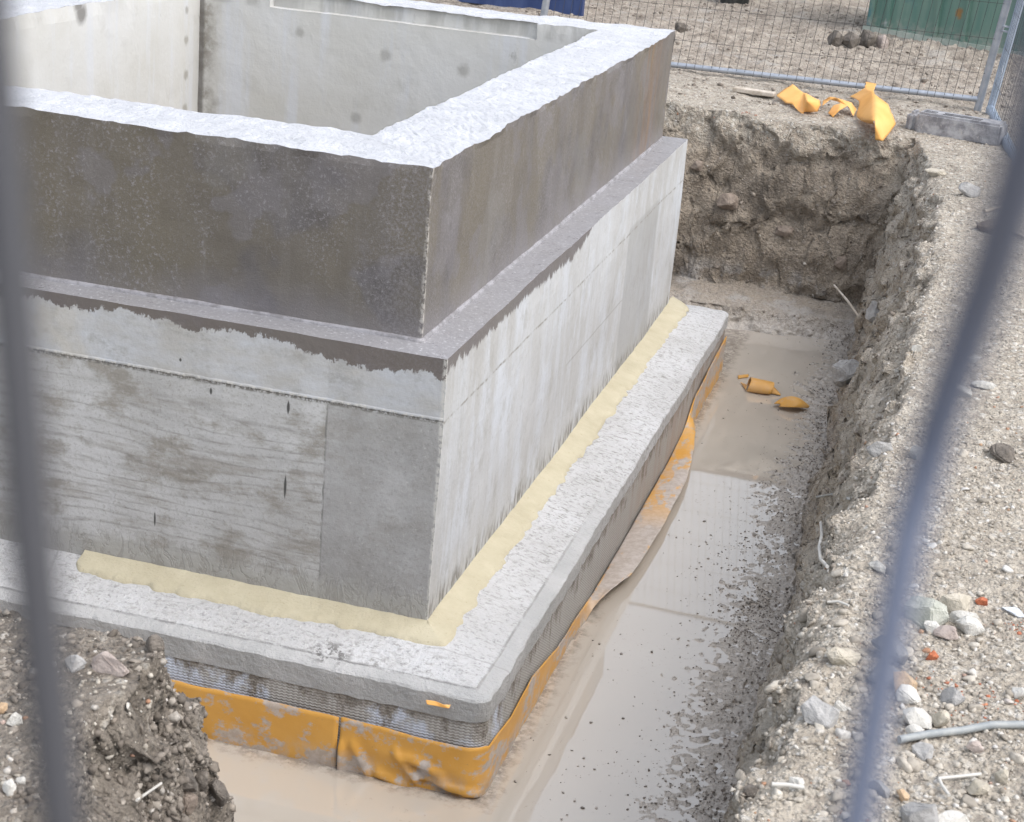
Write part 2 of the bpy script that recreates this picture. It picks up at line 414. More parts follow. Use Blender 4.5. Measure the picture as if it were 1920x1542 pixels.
rust = g.m('MULTIPLY', g.mr(g.m('ABSOLUTE', g.m('SUBTRACT', Y, 3.9)), .38, .05), g.mr(g.noise(3, 4, .6, g.scale(g.pos, (1, 6, .6))), .42, .68))
c = g.mix(g.m('MULTIPLY', rust, .75), c, (.235, .135, .060))
M_coat = g.out(c, r, g.bump(h, .55, .006))
g = G('primer_ledge_sky_sheen'); c, r, h = coat_nodes(g)
c = g.mix(g.mr(g.noise(70, 4, .75), .56, .70), g.mix(.7, c, (.305, .302, .318)), (.55, .55, .57))  # grey lightening imitates sky reflected by the wet coat
c = g.mix(g.m('MULTIPLY', g.mr(g.noise(40, 4, .7, g.vadd(g.pos, (5, 1, 3))), .60, .68), g.mr(g.xyz()[0], -.12, -.02, .2, .8)), c, (.10, .095, .10))
M_ledge = g.out(c, g.mr(g.noise(12, 3, .6), .35, .65, .26, .5), g.bump(g.m('ADD', h, g.noise(45, 3, .6)), .35, .004), IOR=1.5)

# pale shuttered concrete inside
g = G('inner_concrete'); X, Y, Zs = g.xyz()
a = g.noise(1.3, 5, .6); v_ = g.noise(1, 5, .65, g.scale(g.pos, (7, 7, .7)))
c = g.mix(g.mr(a, .35, .65), (.50, .487, .45), (.57, .565, .55))
c = g.mix(g.mr(v_, .52, .66), c, (.55, .555, .565))
c = g.mix(g.m('MULTIPLY', g.mr(g.noise(4, 5, .7), .58, .74), .4), c, (.38, .37, .34))
c = g.mix(g.m('MULTIPLY', g.mr(g.noise(9, 4, .7, g.scale(g.pos, (1, 1, .5))), .66, .74), .6), c, (.28, .27, .25))
n_ = g.xyz(g.geo.outputs['Normal'])
isback = g.mr(g.m('ABSOLUTE', n_[1]), .4, .6)
t1 = tie_spots(g, [(-2.25, 1.40, .75), (-1.72, 1.33, .95), (-1.88, .95, .9), (-1.33, 1.02, .8), (-1.25, 1.30, 1), (-.95, 1.12, .6)], 'x', .045)
c = g.mix(g.m('MULTIPLY', g.m('MULTIPLY', t1, isback), .48), c, (.22, .205, .18))
t2 = tie_spots(g, [(3.93, 1.47, .8), (3.93, 1.30, 1.0), (3.93, 1.10, 1.05), (3.93, .90, 1.15)], 'y', .034)
c = g.mix(g.m('MULTIPLY', g.m('MULTIPLY', t2, g.m('SUBTRACT', 1.0, isback)), .6), c, (.22, .20, .16))
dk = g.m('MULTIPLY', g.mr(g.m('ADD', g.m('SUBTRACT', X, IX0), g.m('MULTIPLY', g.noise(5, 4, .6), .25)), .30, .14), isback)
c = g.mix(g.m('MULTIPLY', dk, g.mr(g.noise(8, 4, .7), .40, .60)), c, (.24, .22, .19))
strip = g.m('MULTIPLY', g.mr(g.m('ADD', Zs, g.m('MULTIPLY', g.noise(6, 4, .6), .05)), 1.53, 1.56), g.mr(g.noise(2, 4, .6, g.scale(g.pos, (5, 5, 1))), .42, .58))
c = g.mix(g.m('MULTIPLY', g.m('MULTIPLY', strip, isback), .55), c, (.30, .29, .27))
q_ = unx(152, 27, IX0); t3 = tie_spots(g, [(q_[1], q_[2], 1.3), (q_[1]-.03, q_[2]+.05, 1.0)], 'y', .05)
c = g.mix(g.m('MULTIPLY', g.m('MULTIPLY', t3, g.m('SUBTRACT', 1.0, isback)), .8), c, (.16, .15, .14))
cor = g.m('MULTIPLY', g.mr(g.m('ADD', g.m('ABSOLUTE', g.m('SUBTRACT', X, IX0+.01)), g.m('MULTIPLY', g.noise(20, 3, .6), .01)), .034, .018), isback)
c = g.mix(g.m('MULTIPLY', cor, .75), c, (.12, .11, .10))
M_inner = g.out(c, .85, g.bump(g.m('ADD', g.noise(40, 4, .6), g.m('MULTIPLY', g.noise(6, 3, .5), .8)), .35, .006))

def joint(g, coord, at, wdt, wob=.004):
    j = g.m('ABSOLUTE', g.m('ADD', g.m('SUBTRACT', coord, at), g.m('MULTIPLY', g.m('SUBTRACT', g.noise(22, 3, .6), .5), wob*2)))
    return g.mr(j, wdt, wdt*.35)
def spill_band(g, axis_len, taper):
    """ragged lower edge of the primer that ran over the ledge"""
    X, Y, Zs = g.xyz()
    return X, Y, Zs

# front face of the lower wall
g = G('board_marked_concrete'); X, Y, Zs = g.xyz()
wob = g.noise(1.0, 2, .4, g.scale(g.pos, (.85, 1, 3.6)))
gr = g.m('ADD', g.m('MULTIPLY', Zs, 23.0), g.m('ADD', g.m('MULTIPLY', wob, 6.5), g.m('MULTIPLY', g.noise(3, 3, .5, g.scale(g.pos, (.8, 1, 8))), 1.1)))
ring = g.m('ABSOLUTE', g.m('SUBTRACT', g.m('FRACT', gr), .5))
ring = g.m('MULTIPLY', g.mr(ring, .30, .49), g.mr(g.noise(9, 5, .75, g.scale(g.pos, (1, 1, 2.5))), .36, .60))
lp = g.mr(X, -.425, -.418)                                   # 1 = plain panel by the corner
c = g.mix(g.mr(g.noise(2.0, 5, .62), .36, .64), (.40, .392, .378), (.52, .515, .507))
c = g.mix(g.m('MULTIPLY', g.mr(g.noise(3.5, 5, .72, g.scale(g.pos, (1, 1, 1.8))), .50, .62), .8), c, (.255, .232, .195))
ring = g.m('MULTIPLY', g.m('MULTIPLY', ring, g.m('SUBTRACT', 1.0, lp)), g.mr(Zs, .74, .66))
bst = g.m('MULTIPLY', g.mr(g.noise(1.9, 4, .65, g.scale(g.pos, (.8, 1, 5))), .52, .62), g.m('SUBTRACT', 1.0, lp))
c = g.mix(g.m('MULTIPLY', g.m('MULTIPLY', bst, g.mr(Zs, .74, .66)), .55), c, (.245, .22, .185))
c = g.mix(g.m('MULTIPLY', ring, .62), c, (.22, .205, .187))
plain = g.mix(g.mr(g.noise(4, 6, .7), .34, .66), (.265, .255, .24), (.385, .38, .375))
plain = g.mix(g.m('MULTIPLY', g.mr(g.noise(75, 3, .7), .62, .70), .8), plain, (.46, .45, .43))
c = g.mix(g.m('MULTIPLY', g.mr(g.noise(80, 4, .75), .54, .66), .55), c, (.23, .215, .185))
c = g.mix(g.m('MULTIPLY', g.mr(g.noise(110, 3, .75), .60, .70), .5), c, (.52, .515, .50))
plain = g.mix(g.m('MULTIPLY', g.mr(g.noise(70, 4, .75), .54, .66), .45), plain, (.175, .165, .15))
c = g.mix(g.m('MULTIPLY', lp, g.mr(g.noise(2.3, 5, .65), .35, .62, .95, .55)), c, plain)
up = g.mr(g.m('ADD', Zs, g.m('MULTIPLY', g.m('SUBTRACT', g.noise(14, 3, .6), .5), .02)), .762, .770)
upc = g.mix(g.mr(g.noise(2.6, 5, .65, g.scale(g.pos, (1, 1, 2.4))), .38, .62), (.43, .415, .39), (.53, .55, .585))
upc = g.mix(g.m('MULTIPLY', g.mr(g.noise(7, 6, .75, g.scale(g.pos, (1, 1, 1.6))), .53, .64), .6), upc, (.27, .26, .235))
upc = g.mix(g.m('MULTIPLY', g.mr(g.noise(2.7, 3, .6, g.vadd(g.pos, (4, 2, 8))), .60, .66), .6), upc, (.52, .485, .42))
c = g.mix(g.m('MULTIPLY', up, .72), c, upc)
jn = joint(g, Zs, .766, .010); c = g.mix(g.m('MULTIPLY', jn, g.mr(g.noise(60, 3, .7), .40, .55)), c, (.16, .15, .135))
jn2 = joint(g, Zs, .775, .008); c = g.mix(g.m('MULTIPLY', jn2, g.mr(g.noise(48, 3, .7), .50, .58)), c, (.56, .54, .50))
jv = g.m('MULTIPLY', joint(g, X, -.42, .005, .006), g.m('SUBTRACT', 1.0, up)); c = g.mix(g.m('MULTIPLY', g.m('MULTIPLY', jv, g.mr(g.noise(11, 4, .75), .36, .56)), .75), c, (.15, .145, .135))
for (hx, hz, hl, hw) in [(-.565, .728, .030, .007), (-.565, .43, .052, .0065), (-1.073, .20, .034, .005), (-.86, .735, .016, .006), (-.98, .83, .008, .006)]:
    k = g.m('MAXIMUM', g.m('MULTIPLY', g.m('ABSOLUTE', g.m('SUBTRACT', X, hx)), 1/hw), g.m('MULTIPLY', g.m('ABSOLUTE', g.m('SUBTRACT', Zs, hz)), 1/hl))
    k = g.m('ADD', g.m('MULTIPLY', g.m('ABSOLUTE', g.m('SUBTRACT', X, hx)), 1/hw), g.m('POWER', g.m('MULTIPLY', g.m('ABSOLUTE', g.m('SUBTRACT', Zs, hz)), 1/hl), 2.0))
    k = g.m('ADD', k, g.m('MULTIPLY', g.m('SUBTRACT', Zs, hz), .35/hl))
    c = g.mix(g.mr(k, 1.0, .5), c, (.075, .073, .068))
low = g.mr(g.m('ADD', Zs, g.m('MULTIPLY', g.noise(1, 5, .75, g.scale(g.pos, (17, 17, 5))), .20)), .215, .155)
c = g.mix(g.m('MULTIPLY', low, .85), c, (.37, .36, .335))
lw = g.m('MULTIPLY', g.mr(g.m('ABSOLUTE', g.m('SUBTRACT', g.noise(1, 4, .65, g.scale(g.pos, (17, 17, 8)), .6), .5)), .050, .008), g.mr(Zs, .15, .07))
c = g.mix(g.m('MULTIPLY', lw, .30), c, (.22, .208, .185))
band = g.m('ADD', Zs, g.m('MULTIPLY', g.m('SUBTRACT', g.noise(1, 5, .8, g.scale(g.pos, (16, 16, 9))), .5), .13))
band = g.m('ADD', band, g.m('MULTIPLY', g.m('SUBTRACT', g.noise(4.5, 3, .6), .5), .09))
bw = g.mr(X, -.75, -.35, .962, .925)
bm = g.mr(g.m('SUBTRACT', band, bw), -.003, .004)
cc, cr, ch = coat_nodes(g)
c = g.mix(bm, c, g.mix(.45, cc, (.12, .095, .075)))
ed = g.m('MULTIPLY', g.mr(g.m('ADD', X, g.m('MULTIPLY', g.noise(30, 3, .6), .012)), -.008, -.0), g.mr(g.noise(50, 3, .7), .42, .52))
c = g.mix(g.m('MULTIPLY', ed, .85), c, (.56, .54, .50))
h = g.m('ADD', g.m('ADD', g.noise(40, 5, .65), g.m('MULTIPLY', ring, -.2)), g.m('ADD', g.m('MULTIPLY', jn2, 2.0), g.m('MULTIPLY', lw, -.5)))
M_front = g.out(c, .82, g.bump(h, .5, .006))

# right face of the lower wall
g = G('streaked_concrete'); X, Y, Zs = g.xyz()
sv = g.noise(1, 5, .7, g.scale(g.pos, (1, 7, .8))); a = g.noise(1.5, 5, .6)
c = g.mix(g.mr(a, .36, .64), (.395, .385, .37), (.475, .475, .475))
c = g.mix(g.m('MULTIPLY', g.mr(sv, .48, .66), .55), c, (.51, .525, .55))
c = g.mix(g.m('MULTIPLY', g.mr(g.noise(3.4, 5, .65, g.scale(g.pos, (1, 1.3, .7))), .50, .62), .6), c, (.53, .55, .585))
c = g.mix(g.m('MULTIPLY', g.mr(g.noise(1, 5, .75, g.scale(g.pos, (1, 15, 2.0))), .55, .72), .40), c, (.30, .29, .27))
c = g.mix(g.m('MULTIPLY', g.mr(g.noise(55, 4, .75), .56, .68), .4), c, (.30, .285, .26))
c = g.mix(g.m('MULTIPLY', g.mr(g.noise(5, 6, .72, g.scale(g.pos, (1, 1.6, 1))), .54, .68), .5), c, (.30, .285, .255))
pan = g.m('MULTIPLY', g.mr(Y, 3.02, 3.05), g.mr(Y, 3.86, 3.82))
pan = g.m('MULTIPLY', pan, g.mr(Zs, .80, .78))
c = g.mix(g.m('MULTIPLY', pan, .55), c, (.30, .295, .285))
jn = joint(g, Zs, .764, .007); c = g.mix(g.m('MULTIPLY', jn, g.mr(g.noise(14, 4, .75), .42, .58)), c, (.26, .245, .22))
js = g.m('MULTIPLY', joint(g, Zs, .42, .006), g.mr(g.m('ABSOLUTE', g.m('SUBTRACT', Y, 2.45)), .62, .55))
c = g.mix(g.m('MULTIPLY', js, .45), c, (.24, .22, .20))
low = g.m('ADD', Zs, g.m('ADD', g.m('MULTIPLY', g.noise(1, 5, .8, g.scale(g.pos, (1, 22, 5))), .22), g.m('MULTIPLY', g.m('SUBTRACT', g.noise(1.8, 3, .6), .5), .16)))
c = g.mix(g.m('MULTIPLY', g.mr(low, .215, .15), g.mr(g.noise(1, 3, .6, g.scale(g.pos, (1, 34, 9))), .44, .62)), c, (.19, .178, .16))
band = g.m('ADD', Zs, g.m('MULTIPLY', g.m('SUBTRACT', g.noise(1, 5, .85, g.scale(g.pos, (1, 18, 3.0))), .5), .15))
band = g.m('ADD', band, g.m('MULTIPLY', g.m('SUBTRACT', g.noise(2.6, 3, .6), .5), .07))
bw = g.m('MAXIMUM', g.mr(Y, .0, .5, .90, .945), g.mr(Y, 1.9, 2.6, .945, 1.08))
bm = g.mr(g.m('SUBTRACT', band, bw), -.003, .004)
cc, cr, ch = coat_nodes(g)
c = g.mix(bm, c, g.mix(.4, cc, (.11, .092, .078)))
ed = g.m('MULTIPLY', g.mr(Y, .012, .002), g.mr(g.noise(50, 3, .7), .42, .52))
c = g.mix(g.m('MULTIPLY', ed, .85), c, (.58, .56, .53))
h = g.m('ADD', g.noise(30, 5, .65), g.m('MULTIPLY', sv, .6))
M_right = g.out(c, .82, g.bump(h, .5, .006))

# footing
g = G('footing_concrete'); X, Y, Zs = g.xyz()
a = g.noise(2.2, 5, .62); s2 = g.noise(48, 4, .72)
c = g.mix(g.mr(a, .35, .65), (.46, .455, .45), (.56, .56, .565))
st = g.noise(1, 5, .72, g.scale(g.pos, (9, 30, 9)))
c = g.mix(g.m('MULTIPLY', g.mr(s2, .55, .65), .75), c, (.27, .265, .26))
c = g.mix(g.m('MULTIPLY', g.mr(g.noise(26, 5, .75, g.scale(g.pos, (1, 2.2, 1))), .54, .63), g.mr(Y, .2, 1.2, .5, .95)), c, (.25, .24, .225))
c = g.mix(g.m('MULTIPLY', g.mr(g.noise(13, 5, .7), .62, .70), .8), c, (.25, .24, .22))
c = g.mix(g.m('MULTIPLY', g.mr(st, .55, .66), .45), c, (.34, .33, .315))
off_ = g.m('MAXIMUM', X, g.m('MULTIPLY', Y, -1.0))
inn = g.mr(off_, .269, .275)
lnm = g.m('MULTIPLY', g.m('MULTIPLY', g.mr(off_, .266, .270), g.mr(off_, .279, .275)), g.mr(g.noise(7, 4, .7), .40, .5))
seam = g.m('MULTIPLY', joint(g, g.m('ADD', Y, g.m('MULTIPLY', X, -.12)), -.115, .006, .002), g.mr(X, .02, .04))
seam = g.m('MAXIMUM', seam, joint(g, g.m('ADD', X, g.m('MULTIPLY', Y, .3)), -1.47, .007, .002))          # trowelled sloping rim
rimc = g.mix(g.mr(g.noise(3, 4, .6), .4, .62), (.40, .40, .395), (.47, .465, .46))
rimc = g.mix(g.m('MULTIPLY', g.mr(g.noise(70, 3, .7), .66, .72), .7), rimc, (.24, .23, .22))
farr = g.mr(Y, .9, 1.9)
rimc = g.mix(farr, rimc, c)
spl = g.m('ADD', g.m('POWER', g.m('MULTIPLY', g.m('ADD', X, .27), 11.), 2.0), g.m('POWER', g.m('MULTIPLY', g.m('ADD', Y, .255), 14.), 2.0))
spl = g.m('MULTIPLY', g.mr(spl, 1., .2), g.mr(g.noise(34, 4, .7), .50, .56))
c = g.mix(inn, c, rimc)
c = g.mix(g.m('MULTIPLY', g.m('MULTIPLY', lnm, g.mr(Y, 1.6, .8)), .5), c, (.24, .235, .225))
c = g.mix(g.m('MULTIPLY', seam, .4), c, (.25, .245, .235))
c = g.mix(g.m('MULTIPLY', spl, .85), c, (.13, .125, .118))
h = g.m('ADD', g.m('MULTIPLY', s2, 1.0), g.noise(18, 5, .7))
M_foot = g.out(c, .9, g.bump(h, .9, .013))

# knitted liner on the footing's side
g = G('knitted_liner'); X, Y, Zs = g.xyz()
al = g.m('ADD', X, Y)
zig = g.m('PINGPONG', g.m('MULTIPLY', al, 1.0), .009)
kn = g.m('SINE', g.m('MULTIPLY', g.m('ADD', Zs, g.m('MULTIPLY', zig, .5)), 560))
k2 = g.m('SINE', g.m('MULTIPLY', al, 300))
kk = g.mr(g.m('ADD', kn, g.m('MULTIPLY', k2, .4)), -1, 1)
c = g.mix(kk, (.30, .285, .265), (.47, .455, .43))
blue = g.m('MULTIPLY', g.mr(g.noise(4.2, 4, .6), .46, .53), g.mr(Y, .1, -.1))
c = g.mix(g.m('MULTIPLY', blue, .85), c, g.mix(kk, (.50, .55, .65), (.60, .65, .74)))
dirt = g.mr(g.m('ADD', g.noise(1, 5, .75, g.scale(g.pos, (9, 9, 5))), g.m('MULTIPLY', g.m('ADD', Zs, .2), 1.6)), .45, .57)
c = g.mix(dirt, c, g.mix(g.mr(g.noise(60, 4, .7), .4, .6), (.15, .132, .112), (.30, .275, .24)))
pk = g.m('MULTIPLY', g.mr(Y, 1.2, 3.2), g.mr(g.noise(1, 4, .6, g.scale(g.pos, (3, 12, 2))), .38, .6))
c = g.mix(g.m('MULTIPLY', pk, .5), c, (.34, .24, .19))
M_liner = g.out(c, .85, g.bump(g.m('ADD', kk, g.m('MULTIPLY', g.noise(50, 4, .7), 1.2)), .6, .005))

# yellow mortar
g = G('yellow_mortar')
c = g.mix(g.mr(g.noise(5, 5, .65), .36, .64), (.42, .375, .265), (.49, .445, .325))
c = g.mix(g.m('MULTIPLY', g.mr(g.noise(60, 4, .7), .62, .70), .6), c, (.33, .285, .18))
M_mortar = g.out(c, .92, g.bump(g.m('ADD', g.noise(85, 4, .7), g.noise(16, 3, .6)), .55, .007))

# orange sheet, clean and muddy
def orange(name, dirty, pale=0.0, bright=1.0):
    g = G(name)
    a = g.noise(3.0, 4, .6)
    c = g.mix(g.mr(a, .35, .65), (.59*bright, .295*bright, .050*bright**2), (.66*bright, .355*bright, .080*bright**2))
    if dirty:
        X, Y, Zs = g.xyz()
        mudc = g.mix(g.mr(g.noise(30, 4, .7), .4, .6), (.37, .335, .31), (.47, .44, .42))
        mk = g.mr(g.m('ADD', g.noise(1, 5, .72, g.scale(g.pos, (6, 3.0, 8))), g.mr(Y, -.1, 1.4, 0, pale)), .51, .575)
        mid_ = g.m('MULTIPLY', g.mr(g.m('ABSOLUTE', g.m('SUBTRACT', Y, 1.75)), .85, .35), g.mr(X, .335, .345))
        mk = g.m('MAXIMUM', mk, g.m('MULTIPLY', mid_, g.mr(g.noise(1, 4, .7, g.scale(g.pos, (8, 2.2, 2.5))), .34, .42)))
        mk = g.m('MAXIMUM', mk, g.m('MULTIPLY', g.mr(Zs, -.36, -.45), g.mr(g.noise(1, 4, .7, g.scale(g.pos, (9, 5, 5))), .44, .58)))
        c = g.mix(g.m('MULTIPLY', mk, dirty), c, mudc)
        c = g.mix(g.m('MULTIPLY', g.mr(g.noise(40, 4, .75), .65, .72), .5*dirty), c, (.25, .19, .12))
    return g.out(c, .48, g.bump(g.noise(26, 4, .6), .25, .006), Subsurface_Weight=0.0)
M_orange = orange('orange_sheet', 0, bright=1.42)
M_membr = orange('muddy_orange_membrane', .85)
M_membr2 = orange('muddier_orange_membrane', .9, pale=.05)
M_float = orange('wet_orange_sheet', .25, bright=.95)

# --- geometry
ch = empty('concrete_chamber', (X1, Y0, ZF), 'square hollow concrete chamber with dark coated upper ring, standing in the flooded pit', 'chamber')
def seq(L, st): return lin(max(2, int(round(L/st))+1))
NZ = lin(26)
mb = MB()
cu = seq(3.1, .03); cv = seq(4.33, .03)
lo = ZL-.01
def patch(a, b, c_, d_, us, vs, slot): mb.grid(cdisp(quad(a, b, c_, d_, us, vs)), slot)
patch((CX0, CY0, lo), (CX1, CY0, lo), (CX1, CY0, ZU), (CX0, CY0, ZU), cu, NZ, 1)
patch((CX1, CY0, lo), (CX1, CY1, lo), (CX1, CY1, ZU), (CX1, CY0, ZU), cv, NZ, 1)
patch((CX1, CY1, lo), (CX0, CY1, lo), (CX0, CY1, ZU), (CX1, CY1, ZU), cu, lin(4), 1)
patch((CX0, CY1, lo), (CX0, CY0, lo), (CX0, CY0, ZU), (CX0, CY1, ZU), cv, lin(4), 1)
tw = lin(15)
patch((CX0, CY0, ZU), (CX1, CY0, ZU), (IX1, IY0, ZU), (IX0, IY0, ZU), cu, tw, 0)
patch((CX1, CY0, ZU), (CX1, CY1, ZU), (IX1, IY1, ZU), (IX1, IY0, ZU), cv, tw, 0)
# back rim and back inner wall carry a shallow recess above a ledge
RX0, RX1, RZ, RD = -2.44, -.84, 1.522, .05
bu = np.unique(np.concatenate([cu, [(RX0-IX0)/(IX1-IX0)+e for e in (-.001, .001)], [(RX1-IX0)/(IX1-IX0)+e for e in (-.001, .001)]]))
def recess(P):
    P = P.copy(); k = (P[..., 0] > RX0) & (P[..., 0] < RX1) & (P[..., 2] > RZ) & (np.abs(P[..., 1]-IY1) < .002)
    P[..., 1] = np.where(k, P[..., 1]+RD, P[..., 1]); return P
top_b = quad((IX0, IY1, ZU), (IX1, IY1, ZU), (CX1, CY1, ZU), (CX0, CY1, ZU), bu, tw)
mb.grid(cdisp(recess(top_b)), 0)
patch((CX0, CY1, ZU), (CX0, CY0, ZU), (IX0, IY0, ZU), (IX0, IY1, ZU), cv, tw, 0)
zb = np.unique(np.concatenate([lin(44), [(RZ+.12+e)/(ZU+.12) for e in (-.0012, .0012)]]))
iv = seq(3.6, .04); iu = bu
ib = quad((IX1, IY1, -.12), (IX0, IY1, -.12), (IX0, IY1, ZU), (IX1, IY1, ZU), 1-bu[::-1], zb)
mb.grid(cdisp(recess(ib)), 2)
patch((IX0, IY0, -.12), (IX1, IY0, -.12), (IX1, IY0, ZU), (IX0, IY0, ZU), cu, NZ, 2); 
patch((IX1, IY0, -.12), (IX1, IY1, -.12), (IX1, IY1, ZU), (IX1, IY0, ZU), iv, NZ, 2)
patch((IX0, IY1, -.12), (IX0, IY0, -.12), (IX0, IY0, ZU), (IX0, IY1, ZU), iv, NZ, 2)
collar = mb.build('collar', [M_top, M_coat, M_inner], ch)
collar['label'] = 'dark coated upper ring with a rough white top'
# cove strip between ring and ledge
mb = MB()
cb, cdr = [], []
for x in np.linspace(CX0, CX1, 120): cb.append((x, CY0, 0)); cdr.append((0, -1, 0))
cdr[-1] = (1, -1, 0)
for y in np.linspace(CY0, CY1, 160)[1:]: cb.append((CX1, y, 0)); cdr.append((1, 0, 0))
cb, cdr = np.array(cb, float), np.array(cdr, float)
mb.grid(np.stack([cb-cdr*.012+[0, 0, ZL+.012], cb+cdr*.003+[0, 0, ZL+.010], cb+cdr*.007+[0, 0, ZL+.008], cb+cdr*.010+[0, 0, ZL+.004], cb+cdr*.011+[0, 0, ZL-.01]], 1)+fbmv(cb*9, 2, 610)[:, None, :]*.002, 0, flip=True)
g = G('pale_joint_line'); M_line = g.out(g.mix(g.mr(g.noise(18, 4, .7), .40, .56), (.19, .18, .185), (.30, .29, .305)), .45)
mb.build('cove_strip', M_line, ch, smooth=True)
# lower wall
mb = MB()
lu = seq(3.37, .03); lv = seq(4.54, .03)
patch((X0, Y0, -.2), (X1, Y0, -.2), (X1, Y0, ZL), (X0, Y0, ZL), lu, lin(40), 0)
patch((X1, Y0, -.2), (X1, Y1, -.2), (X1, Y1, ZL), (X1, Y0, ZL), lv, lin(40), 1)
patch((X1, Y1, -.2), (X0, Y1, -.2), (X0, Y1, ZL), (X1, Y1, ZL), lu, lin(6), 1)
patch((X0, Y1, -.2), (X0, Y0, -.2), (X0, Y0, ZL), (X0, Y1, ZL), lv, lin(6), 0)
A_, B_, C_, D_ = (X0, Y0, ZL), (X1, Y0, ZL), (X1, Y1, ZL), (X0, Y1, ZL)
a_, b_, c2, d2_ = (CX0+.02, CY0+.02, ZL), (CX1-.02, CY0+.02, ZL), (CX1-.02, CY1-.02, ZL), (CX0+.02, CY1-.02, ZL)
patch(A_, B_, b_, a_, lu, lin(8), 2); patch(B_, C_, c2, b_, lv, lin(8), 2)
patch(C_, D_, d2_, c2, lu, lin(4), 2); patch(D_, A_, a_, d2_, lv, lin(4), 2)
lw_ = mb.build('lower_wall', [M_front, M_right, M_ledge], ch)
# footing: loops of a rounded rectangle around the wall foot
def loop(o, r, n=10):
    x0, x1, y0, y1 = X0-o, X1+o, Y0-o, Y1+o
    pts = []
    def edge(a, b, st):
        k = int(round(np.linalg.norm(np.array(b)-a)/st)); return [np.array(a)+(np.array(b)-a)*i/k for i in range(k)]
    def arc(cx, cy, a0): return [np.array([cx+r*math.cos(a0+math.pi/2*i/n), cy+r*math.sin(a0+math.pi/2*i/n)]) for i in range(n)]
    K1, K2 = 170, 220
    def ed(a, b, k): return [np.array(a)+(np.array(b)-np.array(a))*i/k for i in range(k)]
    pts += ed((x0+r, y0), (x1-r, y0), K1)+arc(x1-r, y0+r, -math.pi/2)
    pts += ed((x1, y0+r), (x1, y1-r), K2)+arc(x1-r, y1-r, 0)
    pts += ed((x1-r, y1), (x0+r, y1), K1)+arc(x0+r, y1-r, math.pi/2)
    pts += ed((x0, y1-r), (x0, y0+r), K2)+arc(x0+r, y0+r, math.pi)
    return np.array(pts)
def foot_disp(P, lumps=1.0):
    d = fbmv(P*3, 3, 700)*.008+fbmv(P*22, 3, 720)*.004*lumps
    return P+d
prof = [(-.06, ZF+.008, .004), (.0, ZF, .004), (.05, ZF-.008, .004), (.10, ZF-.016, .006), (.15, ZF-.024, .008), (.19, ZF-.0305, .01), (.23, ZF-.038, .012), (.270, ZF-.0445, .014), (.273, ZF-.049, .014), (.290, ZF-.052, .02), (.308, ZF-.056, .032), (.322, ZF-.060, .045), (.329, ZF-.067, .05), (.328, ZF-.108, .055), (.325, ZF-.15, .06)]
L_ = [np.column_stack([loop(o, r), np.full(len(loop(o, r)), z)]) for (o, z, r) in prof]
mb = MB(); P = np.array(L_)
k = np.array([0, 0, .1, .12, .12, .12, .12, .06, .06, .12, .2, .35, .75, 1.0, .6])[:, None, None]
rag = fbmv(P*16, 3, 730)*.009*k
mb.grid(foot_disp(P)+rag, 0, wrap=True, flip=True)
foot = mb.build('footing', M_foot, ch, smooth=True); foot.data.set_sharp_from_angle(angle=R(28))
mb = MB()
prof = [(.321, ZF-.125, .055), (.322, -.20, .06), (.322, -.27, .065), (.322, -.35, .065), (.322, -.45, .065), (.322, -.7, .065)]
P = np.array([np.column_stack([loop(o, r), np.full(len(loop(o, r)), z)]) for (o, z, r) in prof])
mb.grid(foot_disp(P, .6), 0, wrap=True, flip=True)
mb.build('liner', M_liner, foot, smooth=True)
# mortar fillet
mb = MB()
base, dirs = [], []
for x in np.linspace(-1.36, -.002, 240): base.append((x, 0, 0)); dirs.append((0, -1, 0))
for q in np.linspace(-math.pi/2, 0, 18)[1:-1]:
    k = max(abs(math.cos(q)), abs(math.sin(q)))**.75; base.append((0, 0, 0)); dirs.append((math.cos(q)/k, math.sin(q)/k, 0))
for y in np.linspace(.002, 4.70, 620): base.append((0, y, 0)); dirs.append((1, 0, 0))
base = np.array(base, float); dirs = np.array(dirs, float); n = len(base)
al = base[:, 0]+base[:, 1]+.0
z0_ = np.zeros(n)
wd = .100+.020*fbm(np.column_stack([al*2.2, z0_+5, z0_]), 2, .5, 5)+.020*fbm(np.column_stack([al*18, z0_+5, z0_]), 3, .6, 8)
wd *= np.clip((al+1.385)/.06, .02, 1)**.5*np.clip((4.72-al)/.10, .02, 1)**.5
rows = []
for f_, z in ((-.10, .020), (.0, .018), (.22, .013), (.5, .009), (.8, .005), (.95, .001), (1.03, -.012)):
    q = base+dirs*(wd*f_)[:, None]; q[:, 2] = ZF+.010+z*.9-.165*np.maximum(wd*f_, 0); rows.append(q)
rows = np.stack(rows, 1); rows[:, 1:-1] += fbmv(rows[:, 1:-1]*22, 3, 640)*.0035
mb.grid(rows, 0, flip=True)
mb.build('mortar_fillet', M_mortar, ch, smooth=True)

